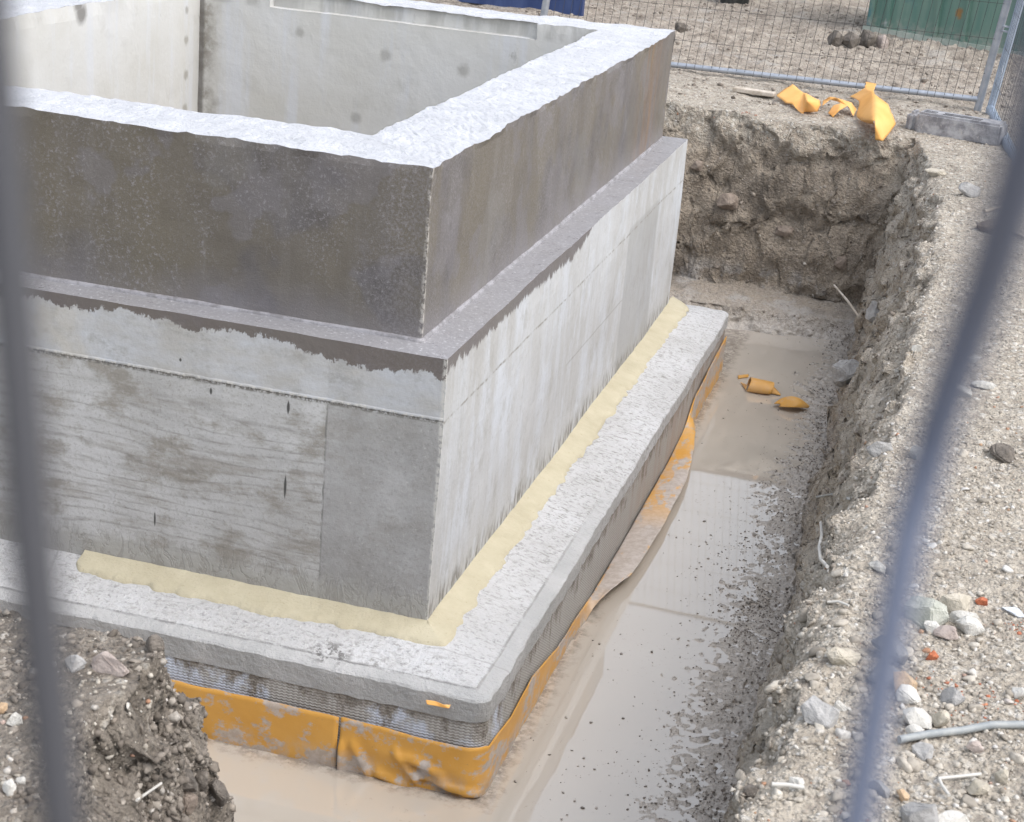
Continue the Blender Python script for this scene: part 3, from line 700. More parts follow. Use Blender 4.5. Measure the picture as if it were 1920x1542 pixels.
# membrane strips on the footing's side
def strip(name, path, ztop, zbot, bulge, lean, mat, wr, seed):
    """path: (n,2) plan points with outward normals (n,2); rows go from top to bottom"""
    pts, nr = path; n = len(pts); rows = []
    K = 14
    for k in range(K+1):
        f_ = k/K
        z = ztop*(1-f_)+zbot*f_
        off = .010+lean*(1-f_)+bulge*np.sin(f_*math.pi)
        q = np.column_stack([pts+nr*np.asarray(off)[:, None], z]); rows.append(q)
    P = np.stack(rows, 1)
    low = sstep(-.28, -.40, P[..., 2])
    w1 = np.abs(fbm(P*np.array([9, 9, 15])+P[..., 2:3]*np.array([9, 6, 0]), 3, .5, seed))
    w2 = fbm(np.stack([P[..., 0]*6+P[..., 2]*5, P[..., 1]*6, P[..., 2]*11-P[..., 0]*3], -1), 2, .4, seed+2)
    amp = wr*low*((.5-w1)*.8+np.abs(w2)*2.0-.3)+.0045*fbm(P*11, 3, .5, seed+5)
    nn = np.concatenate([nr, np.zeros((n, 1))], 1)[:, None, :]
    P = P+nn*amp[..., None]
    P[:, :, 2] += (.004*fbm(P*20, 2, .5, seed+9))*(np.arange(K+1) == 0)[None]
    mb = MB(); mb.grid(P, 0)
    o = mb.build(name, mat, foot, smooth=True)
    md = o.modifiers.new('t', 'SOLIDIFY'); md.thickness = .002; md.offset = 0
    return o
n = 160; xs = np.linspace(-3.5, -.196, n)
strip('membrane', (np.column_stack([xs, np.full(n, -.325)]), np.tile([0, -1.], (n, 1))), np.full(n, -.247), np.full(n, -.52), np.zeros(n)+.002, np.zeros(n), M_membr, .0, 21)
# corner piece that runs on along the right side and peels off there
r = .07; cx, cy = .325-r, -.325+r
pp, nn_, tt = [], [], []
for x in np.linspace(-.188, cx, 50)[:-1]: pp.append((x, -.325)); nn_.append((0, -1)); tt.append(x-cx)
for a in np.linspace(-math.pi/2, 0, 16)[:-1]: pp.append((cx+r*math.cos(a), cy+r*math.sin(a))); nn_.append((math.cos(a), math.sin(a))); tt.append(0)
for y in np.linspace(cy, 4.80, 260): pp.append((.325, y)); nn_.append((1, 0)); tt.append(y)
pp, nn_ = np.array(pp), np.array(nn_, float); ys = np.where(pp[:, 0] > .32, pp[:, 1], -.3)
right_ = pp[:, 0] > .32
b_ = np.where(right_, np.interp(ys, [.7, .83, 1.17, 1.39, 1.56, 2.08, 2.43, 2.8, 3.28, 3.61, 3.85], [0, .008, .03, .075, .115, .150, .150, .140, .10, .045, 0]), 0)
zt = np.where(right_, np.interp(ys, [-.3, 0, .3, .7, .84, 1.07, 1.32, 1.9, 3.04, 3.46, 3.72, 4.2, 4.7], [-.262, -.300, -.285, -.360, -.37, -.38, -.405, -.415, -.415, -.385, -.285, -.245, -.215]), -.247-.012*sstep(-.2, .2, pp[:, 0]))
b_ = b_*(1+.10*fbm(np.column_stack([ys*3, ys*0, ys*0]), 3, .6, 91))
K = 18; n = len(pp); wgt = sstep(.0, .05, b_)
nn3 = np.concatenate([nn_, np.zeros((n, 1))], 1)
sl_ = np.where(right_, .3, pp[:, 0])              # distance along the front, for the folds by the corner
rows = []
for k in range(K+1):
    f_ = k/K
    za = zt*(1-f_)+(-.53)*f_; oa = np.full(n, .009)
    low = sstep(-.30, -.36, za)*np.where(right_, sstep(.35, -.2, ys), 1)
    u_ = pp[:, 0]
    def ridge(x0, z0, x1, z1, w_, h_):
        dx_, dz_ = x1-x0, z1-z0; t_ = np.clip(((u_-x0)*dx_+(za-z0)*dz_)/(dx_*dx_+dz_*dz_), 0, 1)
        d_ = np.hypot(u_-x0-t_*dx_, za-z0-t_*dz_); return h_*np.exp(-(d_/w_)**2)
    fold = ridge(.02, -.335, .10, -.42, .014, .020)+ridge(.06, -.345, .19, -.385, .012, .016)+ridge(.10, -.40, .30, -.435, .010, .022)+ridge(-.14, -.34, -.08, -.44, .015, .013)+ridge(-.04, -.43, .08, -.46, .014, .018)+ridge(-.185, -.36, -.185, -.47, .02, .014)-ridge(.07, -.375, .16, -.41, .012, .012)-ridge(.12, -.425, .30, -.452, .007, .016)
    fold = np.where(right_, 0, fold)
    oa = oa+fold+.012*low*np.abs(fbm(np.column_stack([u_*6+za*4, ys*6, za*9]), 2, .4, 95))+.004*fbm(np.column_stack([u_*9, ys*5, za*12]), 3, .5, 96)
    ob = .009+b_*f_; zb = zt+(-.395-zt)*f_+.005*np.sin(f_*math.pi)*sstep(0, .1, b_)+.010*fbm(np.column_stack([ys*5, ys*0+f_*2, ys*0]), 3, .5, 97)*f_
    o2_ = oa*(1-wgt)+ob*wgt; z2_ = za*(1-wgt)+zb*wgt
    rows.append(np.column_stack([pp+nn_*o2_[:, None], z2_]))
P = np.stack(rows, 1)
P[:, 0, 2] += .004*fbm(P[:, 0]*18, 2, .5, 98)
mb = MB(); mb.grid(P, 0)
o = mb.build('membrane', M_membr2, foot, smooth=True); o['label'] = 'wrinkled orange membrane that wraps the corner and peels off along the right side'
md = o.modifiers.new('t', 'SOLIDIFY'); md.thickness = .0025; md.offset = 0

# ================================================================== FAR FENCE
g = G('galvanised_steel'); c = g.mix(g.mr(g.noise(14, 4, .6), .35, .65), (.34, .37, .42), (.46, .49, .54))
M_galv = g.out(c, .38, g.bump(g.noise(60, 3, .6), .15, .003), Metallic=.55)
g = G('blue_grey_steel'); c = g.mix(g.mr(g.noise(9, 4, .6), .35, .65), (.34, .42, .53), (.46, .54, .66))
M_bsteel = g.out(c, .42, None, Metallic=.35)
g = G('mesh_wire'); M_wire = g.out((.05, .048, .046), .6, None)

YF = 8.15
pA = uny(1838, 187, YF); pB = uny(1255, 121, YF+.0)
d1 = pB-pA; d1 = d1/np.linalg.norm(d1)
def panel(name, org, dr, up, length, height, label, steel, seed, rr_=.022, wr_=.0018):
    root = empty(name, tuple(org), label, 'fence', 'site fence panels behind the pit')
    e = org+dr*length; H_ = up*height
    mb = MB(); mb.tube([org, e], rr_, 12); mb.build('bottom_rail', steel, root, smooth=True)
    mb = MB(); mb.tube([org+H_, e+H_], .019, 10); mb.build('top_rail', steel, root, smooth=True)
    for q in (org-up*.13, e-up*.13):
        mb = MB(); mb.tube([q, q+up*(height+.16)], .029, 14); mb.build('post', steel, root, smooth=True)
    mb = MB(); nrm_ = np.cross(dr, up); nrm_ = nrm_/np.linalg.norm(nrm_)
    if nrm_[1] > 0: nrm_ = -nrm_
    s = .066; k = 1; rr = np.random.default_rng(seed)
    while k*s < length-.03:
        b = org+dr*(k*s)+nrm_*.019; j = rr.normal(0, .0025, 3)
        mb.tube([b-up*.020+j, b+H_*.5+rr.normal(0, .003, 3), b+H_+up*.02], wr_, 5); k += 1
    z = .20
    while z < height:
        b = org+up*z+nrm_*.022; mb.tube([b, b+dr*length], .0017, 5); z += .26
    mb.build('wire_mesh', M_wire, root)
    return root
pT = uny(1893, 0, YF-.02); up1 = pT-uny(1840, 190, YF); up1 = up1/np.linalg.norm(up1)
f1 = panel('mesh_fence', pA, d1, up1, 3.45, 1.95, 'grey steel mesh fence panel running across behind the pit, bottom rail above the orange scraps', M_galv, 1)
o2 = uny(1857, 205, YF-.06); q2 = unz(1922, 335, o2[2]); d2v = q2-o2; d2v[2] = 0; d2v = d2v/np.linalg.norm(d2v)
f2 = panel('mesh_fence', o2, d2v, up1, 3.45, 1.95, 'blue grey steel fence panel coming towards the viewer at the right edge', M_bsteel, 2, .034, .0011)
mb = MB(); q = (pA+o2)/2+up1*.55
for dz in (0, .035): mb.tube([q+up1*dz+np.array([.028*math.cos(a)-.0, .035*math.sin(a), 0]) for a in np.linspace(0, 2*math.pi, 15)], .004, 6)
mb.build('coupling_clamp', M_galv, f1, smooth=True)
mb = MB(); w0 = o2+up1*.36
mb.tube([w0, w0+d2v*.10-up1*.09, w0+d2v*.22-up1*.17, w0+d2v*.34-up1*.20], .003, 6); mb.build('tie_wire', M_galv, f2, smooth=True)
# fence foot
g = G('dirty_rubber'); c = g.mix(g.mr(g.noise(10, 5, .72), .40, .62), (.19, .19, .205), (.42, .42, .435))
c = g.mix(g.mr(g.noise(45, 4, .7, g.scale(g.pos, (1, 1, .4))), .58, .70), c, (.44, .42, .40))
M_rub = g.out(c, .75, g.bump(g.noise(50, 4, .7), .5, .006))
g = G('slot_black'); M_slot = g.out((.05, .05, .055), .8)
b0 = unz(1694, 243, GZ+.0); b1 = unz(1872, 273, GZ+.0); dx = b1-b0; dx[2] = 0; FL = np.linalg.norm(dx); dx /= FL
dyv = np.array([-dx[1], dx[0], 0]); zz = min(gz(*b0[:2]), gz(*b1[:2]))
ft = empty('fence_block', tuple(b0), 'mud smeared grey block foot with slots under the fence corner', 'fence foot')
Mx = Matrix(((dx[0], dyv[0], 0, b0[0]), (dx[1], dyv[1], 0, b0[1]), (0, 0, 1, GZ-.02), (0, 0, 0, 1)))
def bev_box(name, lo, hi, mat, parent, bev=.012, M=None, seg=2):
    bm = bmesh.new(); mm = MB(); mm.box(lo, hi, M=None); V_ = mm.v[0]
    vs = [bm.verts.new(M @ Vector(p) if M is not None else Vector(p)) for p in V_]
    for q in mm.f: bm.faces.new([vs[i] for i in q])
    bmesh.ops.bevel(bm, geom=bm.edges[:], offset=bev, segments=seg, affect='EDGES')
    me = bpy.data.meshes.new(name); bm.to_mesh(me); bm.free(); return link(name, me, mat, parent)
bev_box('body', (.075, 0, 0), (FL, .20, .155), M_rub, ft, .016, Mx)
bev_box('end_cap', (0, .012, 0), (.070, .188, .145), M_rub, ft, .026, Mx, 3)
for (a, b, y_) in ((.11, .19, .045), (.24, .50, .045), (.24, .50, .095), (.11, .19, .095)):
    mb = MB(); mb.box((a, y_, .1525), (b, y_+.018, .1575), M=Mx); mb.build('slot', M_slot, ft)

# ================================================================== GREEN SKIP, BLUE CONTAINER, BUCKET, UNSEEN ADDED BUILDING
g = G('worn_green_paint'); X, Y, Zs = g.xyz()
st = g.noise(1, 5, .7, g.scale(g.pos, (9, 9, .9)))
c = g.mix(g.mr(st, .40, .64), (.10, .20, .165), (.16, .25, .205))
c = g.mix(g.m('MULTIPLY', g.mr(g.noise(2.2, 4, .6), .50, .58), g.mr(X, .85, .62)), c, (.035, .16, .20))
c = g.mix(g.m('MULTIPLY', g.mr(g.noise(7, 5, .72), .60, .68), g.mr(X, .9, .6)), c, (.38, .46, .48))
rs = g.m('ADD', g.m('POWER', g.m('MULTIPLY', g.m('SUBTRACT', X, 1.26), 22.), 2.0), g.m('POWER', g.m('MULTIPLY', g.m('SUBTRACT', Zs, 1.16), 15.), 2.0))
rs = g.m('ADD', rs, g.m('MULTIPLY', g.noise(30, 4, .7), 1.4))
c = g.mix(g.mr(rs, 1.5, 1.0), c, (.27, .15, .05))
c = g.mix(g.m('MULTIPLY', g.mr(Zs, GZ+.20, GZ+.04), g.mr(g.noise(14, 4, .7), .42, .62)), c, (.33, .32, .28))
M_green = g.out(c, .55, g.bump(g.noise(40, 4, .7), .2, .004))
g = G('green_rail_paint'); M_grail = g.out(g.mix(g.mr(g.noise(12, 4, .7), .4, .6), (.30, .36, .31), (.42, .45, .40)), .6)
a0 = unz(1620, 53, GZ+.03); a1 = unz(1872, 96, GZ+.03); dx = a1-a0; dx[2] = 0; dx /= np.linalg.norm(dx); dyv = np.array([-dx[1], dx[0], 0])
sk = empty('waste_skip', tuple(a0), 'worn green steel skip with ribbed side and a rust spot, beyond the fence', 'skip')
Ms = Matrix(((dx[0], dyv[0], 0, a0[0]), (dx[1], dyv[1], 0, a0[1]), (0, 0, 1, GZ), (0, 0, 0, 1)))
def sbox(mb, x0, x1, y0, y1, z0, z1, lean0=0., lean1=0.):
    V_ = [(x0, y0, z0), (x1, y0, z0), (x1, y1, z0), (x0, y1, z0), (x0-lean0, y0, z1), (x1+lean1, y0, z1), (x1+lean1, y1, z1), (x0-lean0, y1, z1)]
    mb.add([Ms @ Vector(q) for q in V_], [(0,3,2,1),(4,5,6,7),(0,1,5,4),(1,2,6,5),(2,3,7,6),(3,0,4,7)])
SL, SH, SW = 3.0, 1.55, 1.7
mb = MB(); sbox(mb, .0, SL, .03, SW-.03, .04, SH-.002, -.02, 0); mb.build('body', M_green, sk)
mb = MB(); sbox(mb, -.01, SL+.01, -.01, SW+.01, .0, .055); mb.build('bottom_rail', M_grail, sk)
mb = MB(); sbox(mb, -.04, SL+.04, -.03, SW+.03, SH, SH+.07); mb.build('rim', M_green, sk)
for x in (.03, .22, .75, 1.05, 1.6, 2.1, 2.6):
    mb = MB(); sbox(mb, x, x+(.035 if x != .03 else .05), -.005, .032, .056, SH-.003, -.02 if x < .1 else 0, 0); mb.build('rib', M_green, sk)
g = G('blue_container_paint'); c = g.mix(g.mr(g.noise(1, 4, .65, g.scale(g.pos, (6, 6, 1.2))), .4, .62), (.022, .045, .14), (.045, .075, .19))
c = g.mix(g.mr(g.noise(5, 5, .7), .66, .72), c, (.18, .22, .32)); M_blue = g.out(c, .5)
bc = empty('site_hoarding', (-2.18, 10.91, GZ), 'dark blue corrugated steel hoarding beyond the chamber and the fence', 'hoarding')
mb = MB(); n = 220; t = np.linspace(-8.2, -2.26, n)
yy = 10.93+.018*np.clip(np.sin((t+.1)*2*math.pi/.28)*2.2, -1, 1)
mb.grid(np.stack([np.column_stack([t, yy, np.full(n, GZ+.14)]), np.column_stack([t, yy, np.full(n, GZ+2.44)])], 1), 0, flip=True)
mb.box((-8.2, 10.96, GZ+.06), (-2.26, 10.985, GZ+2.5)); mb.build('steel_sheet', M_blue, bc)
for x in (-2.26, -8.34):
    mb = MB(); mb.box((x, 10.90, GZ-.1), (x+.09, 10.99, GZ+2.56)); mb.build('post', M_blue, bc)
mb = MB(); mb.box((-8.25, 10.895, GZ+.0), (-2.262, 10.975, GZ+.138)); mb.build('bottom_rail', M_blue, bc)
mb = MB(); mb.box((-8.25, 10.895, GZ+2.442), (-2.262, 10.975, GZ+2.55)); mb.build('top_rail', M_blue, bc)
g = G('black_rubber'); M_black = g.out(g.mix(g.mr(g.noise(12, 4, .6), .4, .6), (.03, .035, .035), (.08, .085, .085)), .6)
bk = unz(1372, 12, GZ); bk[2] = gz(bk[0], bk[1]+.16)
bu_ = empty('rubber_bucket', (bk[0], bk[1]+.16, bk[2]), 'black rubber bucket on the churned ground at the top edge', 'bucket')
def lathe(prof, cx, cy, cz, seg=32):
    a = np.arange(seg)*2*math.pi/seg
    return np.array([[(cx+r_*math.cos(q), cy+r_*math.sin(q), cz+z_) for q in a] for r_, z_ in prof])
mb = MB(); mb.grid(lathe([(.001, -.01), (.135, -.01), (.15, .0), (.165, .12), (.185, .30), (.195, .305), (.195, .325), (.182, .325), (.16, .12), (.14, .02), (.001, .02)], bk[0], bk[1]+.16, bk[2]), 0, wrap=True)
mb.build('tub', M_black, bu_, smooth=True)
mb = MB(); mb.tube([(bk[0]+.19*math.cos(a), bk[1]+.16-.05-.10*math.sin(a), bk[2]+.30-.06*math.sin(a)) for a in np.linspace(0, math.pi, 15)], .006, 6); mb.build('handle', M_black, bu_, smooth=True)
# unseen building added to block the bright low sky mirrored in the water
g = G('render_plaster'); M_plas = g.out(g.mix(g.mr(g.noise(2, 4, .6), .4, .6), (.30, .26, .22), (.36, .32, .27)), .9)
g = G('window_glass'); M_win = g.out((.05, .06, .07), .1)
g = G('roof_tile'); M_roof = g.out(g.mix(g.mr(g.noise(6, 4, .6), .4, .6), (.14, .10, .08), (.20, .14, .11)), .9)
hs_ = empty('unseen_building', (-5, 19.5, GZ), 'unseen rendered building added behind the yard to darken the sky mirrored in the water', 'unseen_building')
mb = MB(); mb.box((-16, 19.5, GZ-.3), (7, 27, GZ+5.0)); mb.build('wall', M_plas, hs_)
mb = MB(); mb.add([(-16.3, 19.2, GZ+5.003), (7.3, 19.2, GZ+5.003), (7.3, 27.3, GZ+5.003), (-16.3, 27.3, GZ+5.003), (-15, 23.2, GZ+6.2), (6, 23.2, GZ+6.2)], [(0, 1, 5, 4), (2, 3, 4, 5), (1, 2, 5), (3, 0, 4), (3, 2, 1, 0)]); mb.build('roof', M_roof, hs_)
for x in np.arange(-14.5, 6, 2.6):
    for z in (GZ+.9, GZ+3.2):
        mb = MB(); mb.box((x, 19.46, z), (x+1.0, 19.497, z+1.3)); mb.build('window', M_win, hs_)

# ================================================================== ORANGE SCRAPS
def scrap(name, faces, label, mat=M_orange, cat='plastic scrap', group=None, sub=5, amp=.007, seed=1, th=.0025):
    """faces: lists of (u, v, z) corner points; shared corners are welded"""
    bm = bmesh.new(); cache = {}
    def vt(q):
        if q not in cache: cache[q] = bm.verts.new(unz(*q))
        return cache[q]
    for fc in faces:
        try: bm.faces.new([vt(q) for q in fc])
        except ValueError: pass
    bmesh.ops.triangulate(bm, faces=bm.faces[:])
    bmesh.ops.subdivide_edges(bm, edges=bm.edges[:], cuts=sub, use_grid_fill=True)
    for _ in range(2): bmesh.ops.smooth_vert(bm, verts=bm.verts[:], factor=.4, use_axis_x=True, use_axis_y=True, use_axis_z=True)
    for f_ in bm.faces: f_.smooth = True
    P = np.array([v.co for v in bm.verts]); Dv = fbmv(P*9, 3, seed)*amp
    for v, d_ in zip(bm.verts, Dv): v.co += Vector(d_)
    me = bpy.data.meshes.new(name); bm.to_mesh(me); bm.free()
    o = link(name, me, mat); md = o.modifiers.new('t', 'SOLIDIFY'); md.thickness = th; md.offset = 0
    return tag(o, label, cat, group)
G0 = GZ
a = (1591, 181, G0+.04); b = (1609, 172, G0+.09); cR = (1640, 175, G0+.19); d = (1611, 190, G0+.10); e = (1603, 217, G0+.03)
nP = (1640, 226, G0+.13); gP = (1638, 234, G0+.05); h2 = (1611, 226, G0+.02); i_ = (1667, 194, G0+.14); j_ = (1676, 216, G0+.09); kP = (1683, 233, G0+.05); lP = (1655, 268, G0-.02); mP = (1640, 264, G0-.01)
t1_ = (1622, 153, G0+.10); t2_ = (1645, 157, G0+.10); t3_ = (1640, 168, G0+.16); t4_ = (1620, 166, G0+.13)
SG = 'orange sheet scraps along the far pit edge'
scrap('sheet_scrap', [(a, b, d), (b, cR, d), (d, cR, nP, e), (e, nP, gP, h2), (cR, i_, nP), (i_, j_, nP), (j_, kP, nP), (nP, kP, lP, mP), (t1_, t2_, t3_, t4_), (t4_, t3_, cR, b)], 'largest orange sheet scrap, folded like a tent, its tip over the pit edge', group=SG, seed=3)
A1 = (1451, 180, G0+.03); A2 = (1487, 155, G0+.10); A3 = (1508, 173, G0+.10); A4 = (1485, 197, G0+.03); A5 = (1472, 195, G0+.02)
B1 = (1523, 181, G0+.10); B2 = (1540, 189, G0+.08); B3 = (1541, 199, G0+.05); B4 = (1535, 211, G0+.01); B5 = (1508, 211, G0+.01); B6 = (1512, 190, G0+.12)
scrap('sheet_scrap', [(A1, A2, A3, A4, A5), (A4, A3, B6, B5), (A3, B1, B6), (B1, B2, B6), (B2, B3, B6), (B6, B3, B4, B5), (A4, B5, (1508, 218, G0), (1503, 208, G0+.01))], 'bright orange sheet scrap curled into a scroll beside the timber offcut', group=SG, seed=4)
scrap('sheet_scrap', [((1541, 190, G0+.03), (1556, 181, G0+.08), (1557, 187, G0+.06), (1542, 199, G0+.02)), ((1556, 181, G0+.08), (1569, 183, G0+.08), (1570, 190, G0+.05), (1557, 187, G0+.06)),
   ((1569, 183, G0+.08), (1596, 192, G0+.06), (1590, 201, G0+.05), (1570, 190, G0+.05)), ((1596, 192, G0+.06), (1607, 206, G0+.03), (1600, 220, G0+.01), (1590, 201, G0+.05)),
   ((1552, 213, G0+.01), (1562, 198, G0+.05), (1576, 193, G0+.08), (1574, 208, G0+.06), (1561, 221, G0+.01)), ((1576, 193, G0+.08), (1590, 199, G0+.06), (1574, 208, G0+.06)), ((1570, 190, G0+.05), (1590, 201, G0+.05), (1576, 193, G0+.08))],
   'small looped orange strip between the two larger orange scraps', group=SG, seed=5)
# floating pieces
def curl(name, u0, v0, u1, v1, rad, a0, a1, taper, label, seed):
    p0 = unz(u0, v0, WZ+.01); p1 = unz(u1, v1, WZ+.01); ax = p1-p0; ax[2] = 0; ln = np.linalg.norm(ax); ax /= ln; sd = np.cross([0, 0, 1], ax)
    n = 24; mrows = []
    for t in np.linspace(0, 1, 26):
        row = []
        for a in np.linspace(a0, a1, n):
            rr = rad*(1+.18*(a-a0))*(taper(t))
            row.append(p0+ax*ln*(t+.10*math.sin(a*1.3))+sd*(-rr*math.cos(a))+np.array([0, 0, .0+.72*rr*math.sin(a)+.004]))
        mrows.append(row)
    P = np.array(mrows); P += fbmv(P*14, 2, seed)*.005
    mb = MB(); mb.grid(P); o = mb.build(name, M_float, smooth=True); md = o.modifiers.new('t', 'SOLIDIFY'); md.thickness = .003; md.offset = 0
    return tag(o, label, 'plastic scrap', 'orange scraps floating in the water')
curl('floating_scrap', 1402, 728, 1446, 735, .060, -.1, 3.4, lambda t: 1.0-.15*t, 'rolled up yellow orange scrap floating nearest the footing', 7)
curl('floating_scrap', 1456, 764, 1510, 766,   .054, .4, 2.75, lambda t: .15+1.05*math.sin(math.pi*min(1, t*.9+.05)), 'darker orange leaf shaped scrap floating towards the mud bank', 8)
scrap('floating_scrap', [((1444, 722, WZ+.05), (1453, 727, WZ+.03), (1467, 743, WZ+.004), (1432, 738, WZ+.004))], 'torn orange flap lying half sunk right of the rolled scrap', M_float, group='orange scraps floating in the water', amp=.003, seed=11)
scrap('floating_scrap', [((1382, 704, WZ+.004), (1405, 702, WZ+.006), (1405, 707, WZ+.006), (1383, 711, WZ+.004))], 'thin orange sliver barely above the water beside the rolled scrap', M_float, group='orange scraps floating in the water', amp=.002, seed=12)
scrap('floating_scrap', [((1386, 715, WZ+.006), (1403, 722, WZ+.03), (1399, 734, WZ+.006))], 'pointed orange flap half sunk left of the rolled scrap', M_float, group='orange scraps floating in the water', amp=.003, seed=14)
scrap('sheet_scrap', [((797, 1312, -.10), (816, 1314, -.098), (832, 1321, -.10), (846, 1321, -.102), (843, 1329, -.112), (826, 1326, -.112), (799, 1321, -.112))], 'tiny orange scrap stuck on the front rim of the footing', amp=.002, seed=13)

# ================================================================== STONES AND LOOSE BITS
def stone_mat(name, lo, hi, r=.85):
    g = G(name); c = g.mix(g.mr(g.noise(22, 5, .65), .36, .64), lo, hi)
    c = g.mix(g.m('MULTIPLY', g.mr(g.noise(9, 4, .7), .58, .68), .5), c, tuple(.6*k for k in lo))
    return g.out(c, r, g.bump(g.m('ADD', g.noise(60, 4, .7), g.noise(15, 4, .6)), .7, .010))
SM = {'white': stone_mat('pale_limestone', (.50, .48, .44), (.64, .62, .58)), 'beige': stone_mat('beige_limestone', (.40, .36, .29), (.54, .49, .41)),
      'grey': stone_mat('grey_stone', (.24, .235, .23), (.36, .35, .34)), 'dark': stone_mat('dark_clod', (.09, .077, .065), (.19, .165, .14)),
      'green': stone_mat('greenish_stone', (.34, .35, .30), (.47, .47, .42)), 'red': stone_mat('brick_red', (.36, .10, .05), (.52, .17, .08)),
      'pink': stone_mat('pinkish_stone', (.36, .30, .27), (.48, .41, .37)), 'tan': stone_mat('tan_stone', (.45, .31, .19), (.56, .42, .28)),
      'brown': stone_mat('brown_stone', (.19, .15, .12), (.30, .245, .20)), 'plastic': stone_mat('white_plastic', (.60, .63, .68), (.70, .73, .78), .5),
      'conc': stone_mat('old_concrete', (.30, .29, .28), (.44, .43, .42))}
def rock_mesh(seed, dims, n=16, cut=True):
    rr = np.random.default_rng(seed); v = rr.normal(size=(n, 3)); v /= np.linalg.norm(v, axis=1)[:, None]
    v *= rr.uniform(.82, 1.0, (n, 1)); bm = bmesh.new()
    for q in v: bm.verts.new(q)
    r_ = bmesh.ops.convex_hull(bm, input=bm.verts[:])
    bmesh.ops.delete(bm, geom=[e for e in r_['geom_interior'] if isinstance(e, bmesh.types.BMVert)], context='VERTS')
    bmesh.ops.bevel(bm, geom=bm.edges[:], offset=.10, segments=2, affect='EDGES', clamp_overlap=True)
    bmesh.ops.triangulate(bm, faces=bm.faces[:])
    bmesh.ops.subdivide_edges(bm, edges=[e for e in bm.edges if e.calc_length() > .25], cuts=2)
    P = np.array([q.co for q in bm.verts]); Dv = fbmv(P*2.5+seed, 3, seed)*.10
    for q, d_ in zip(bm.verts, Dv): q.co = Vector(((q.co.x+d_[0])*dims[0], (q.co.y+d_[1])*dims[1], (q.co.z+d_[2])*dims[2]))
    me = bpy.data.meshes.new('stone'); bm.to_mesh(me); bm.free(); return me
def rock(name, u, v, wpx, hpx, mat, label, sink=.30, cat='stone', group=None, rot=None, flat=1.0, seed=None):
    p, nrm_ = hit(u, v+hpx*.25); dist = np.linalg.norm(p-CAM_C); s = dist/CAM_F
    sd = seed if seed is not None else int(u*7+v)
    dep = math.sin(.36)
    wx = wpx*s/2; hz = hpx*s/2/ (.55+.45*dep)*.80*flat; dy = min(wx*1.0, hpx*s/2*1.6)
    wx *= 1.28; hz *= 1.30; dy *= 1.2
    me = rock_mesh(sd, (wx*1.08, dy, hz)); o = link(name, me, SM[mat])
    o.location = p+np.array([0, 0, hz*(1-2*sink)]); o.rotation_euler = (0, rot or 0, random.uniform(-.5, .5))
    return tag(o, label, cat, group)
RB = 'rubble on the right bank'; SB = 'stones on the right bank'
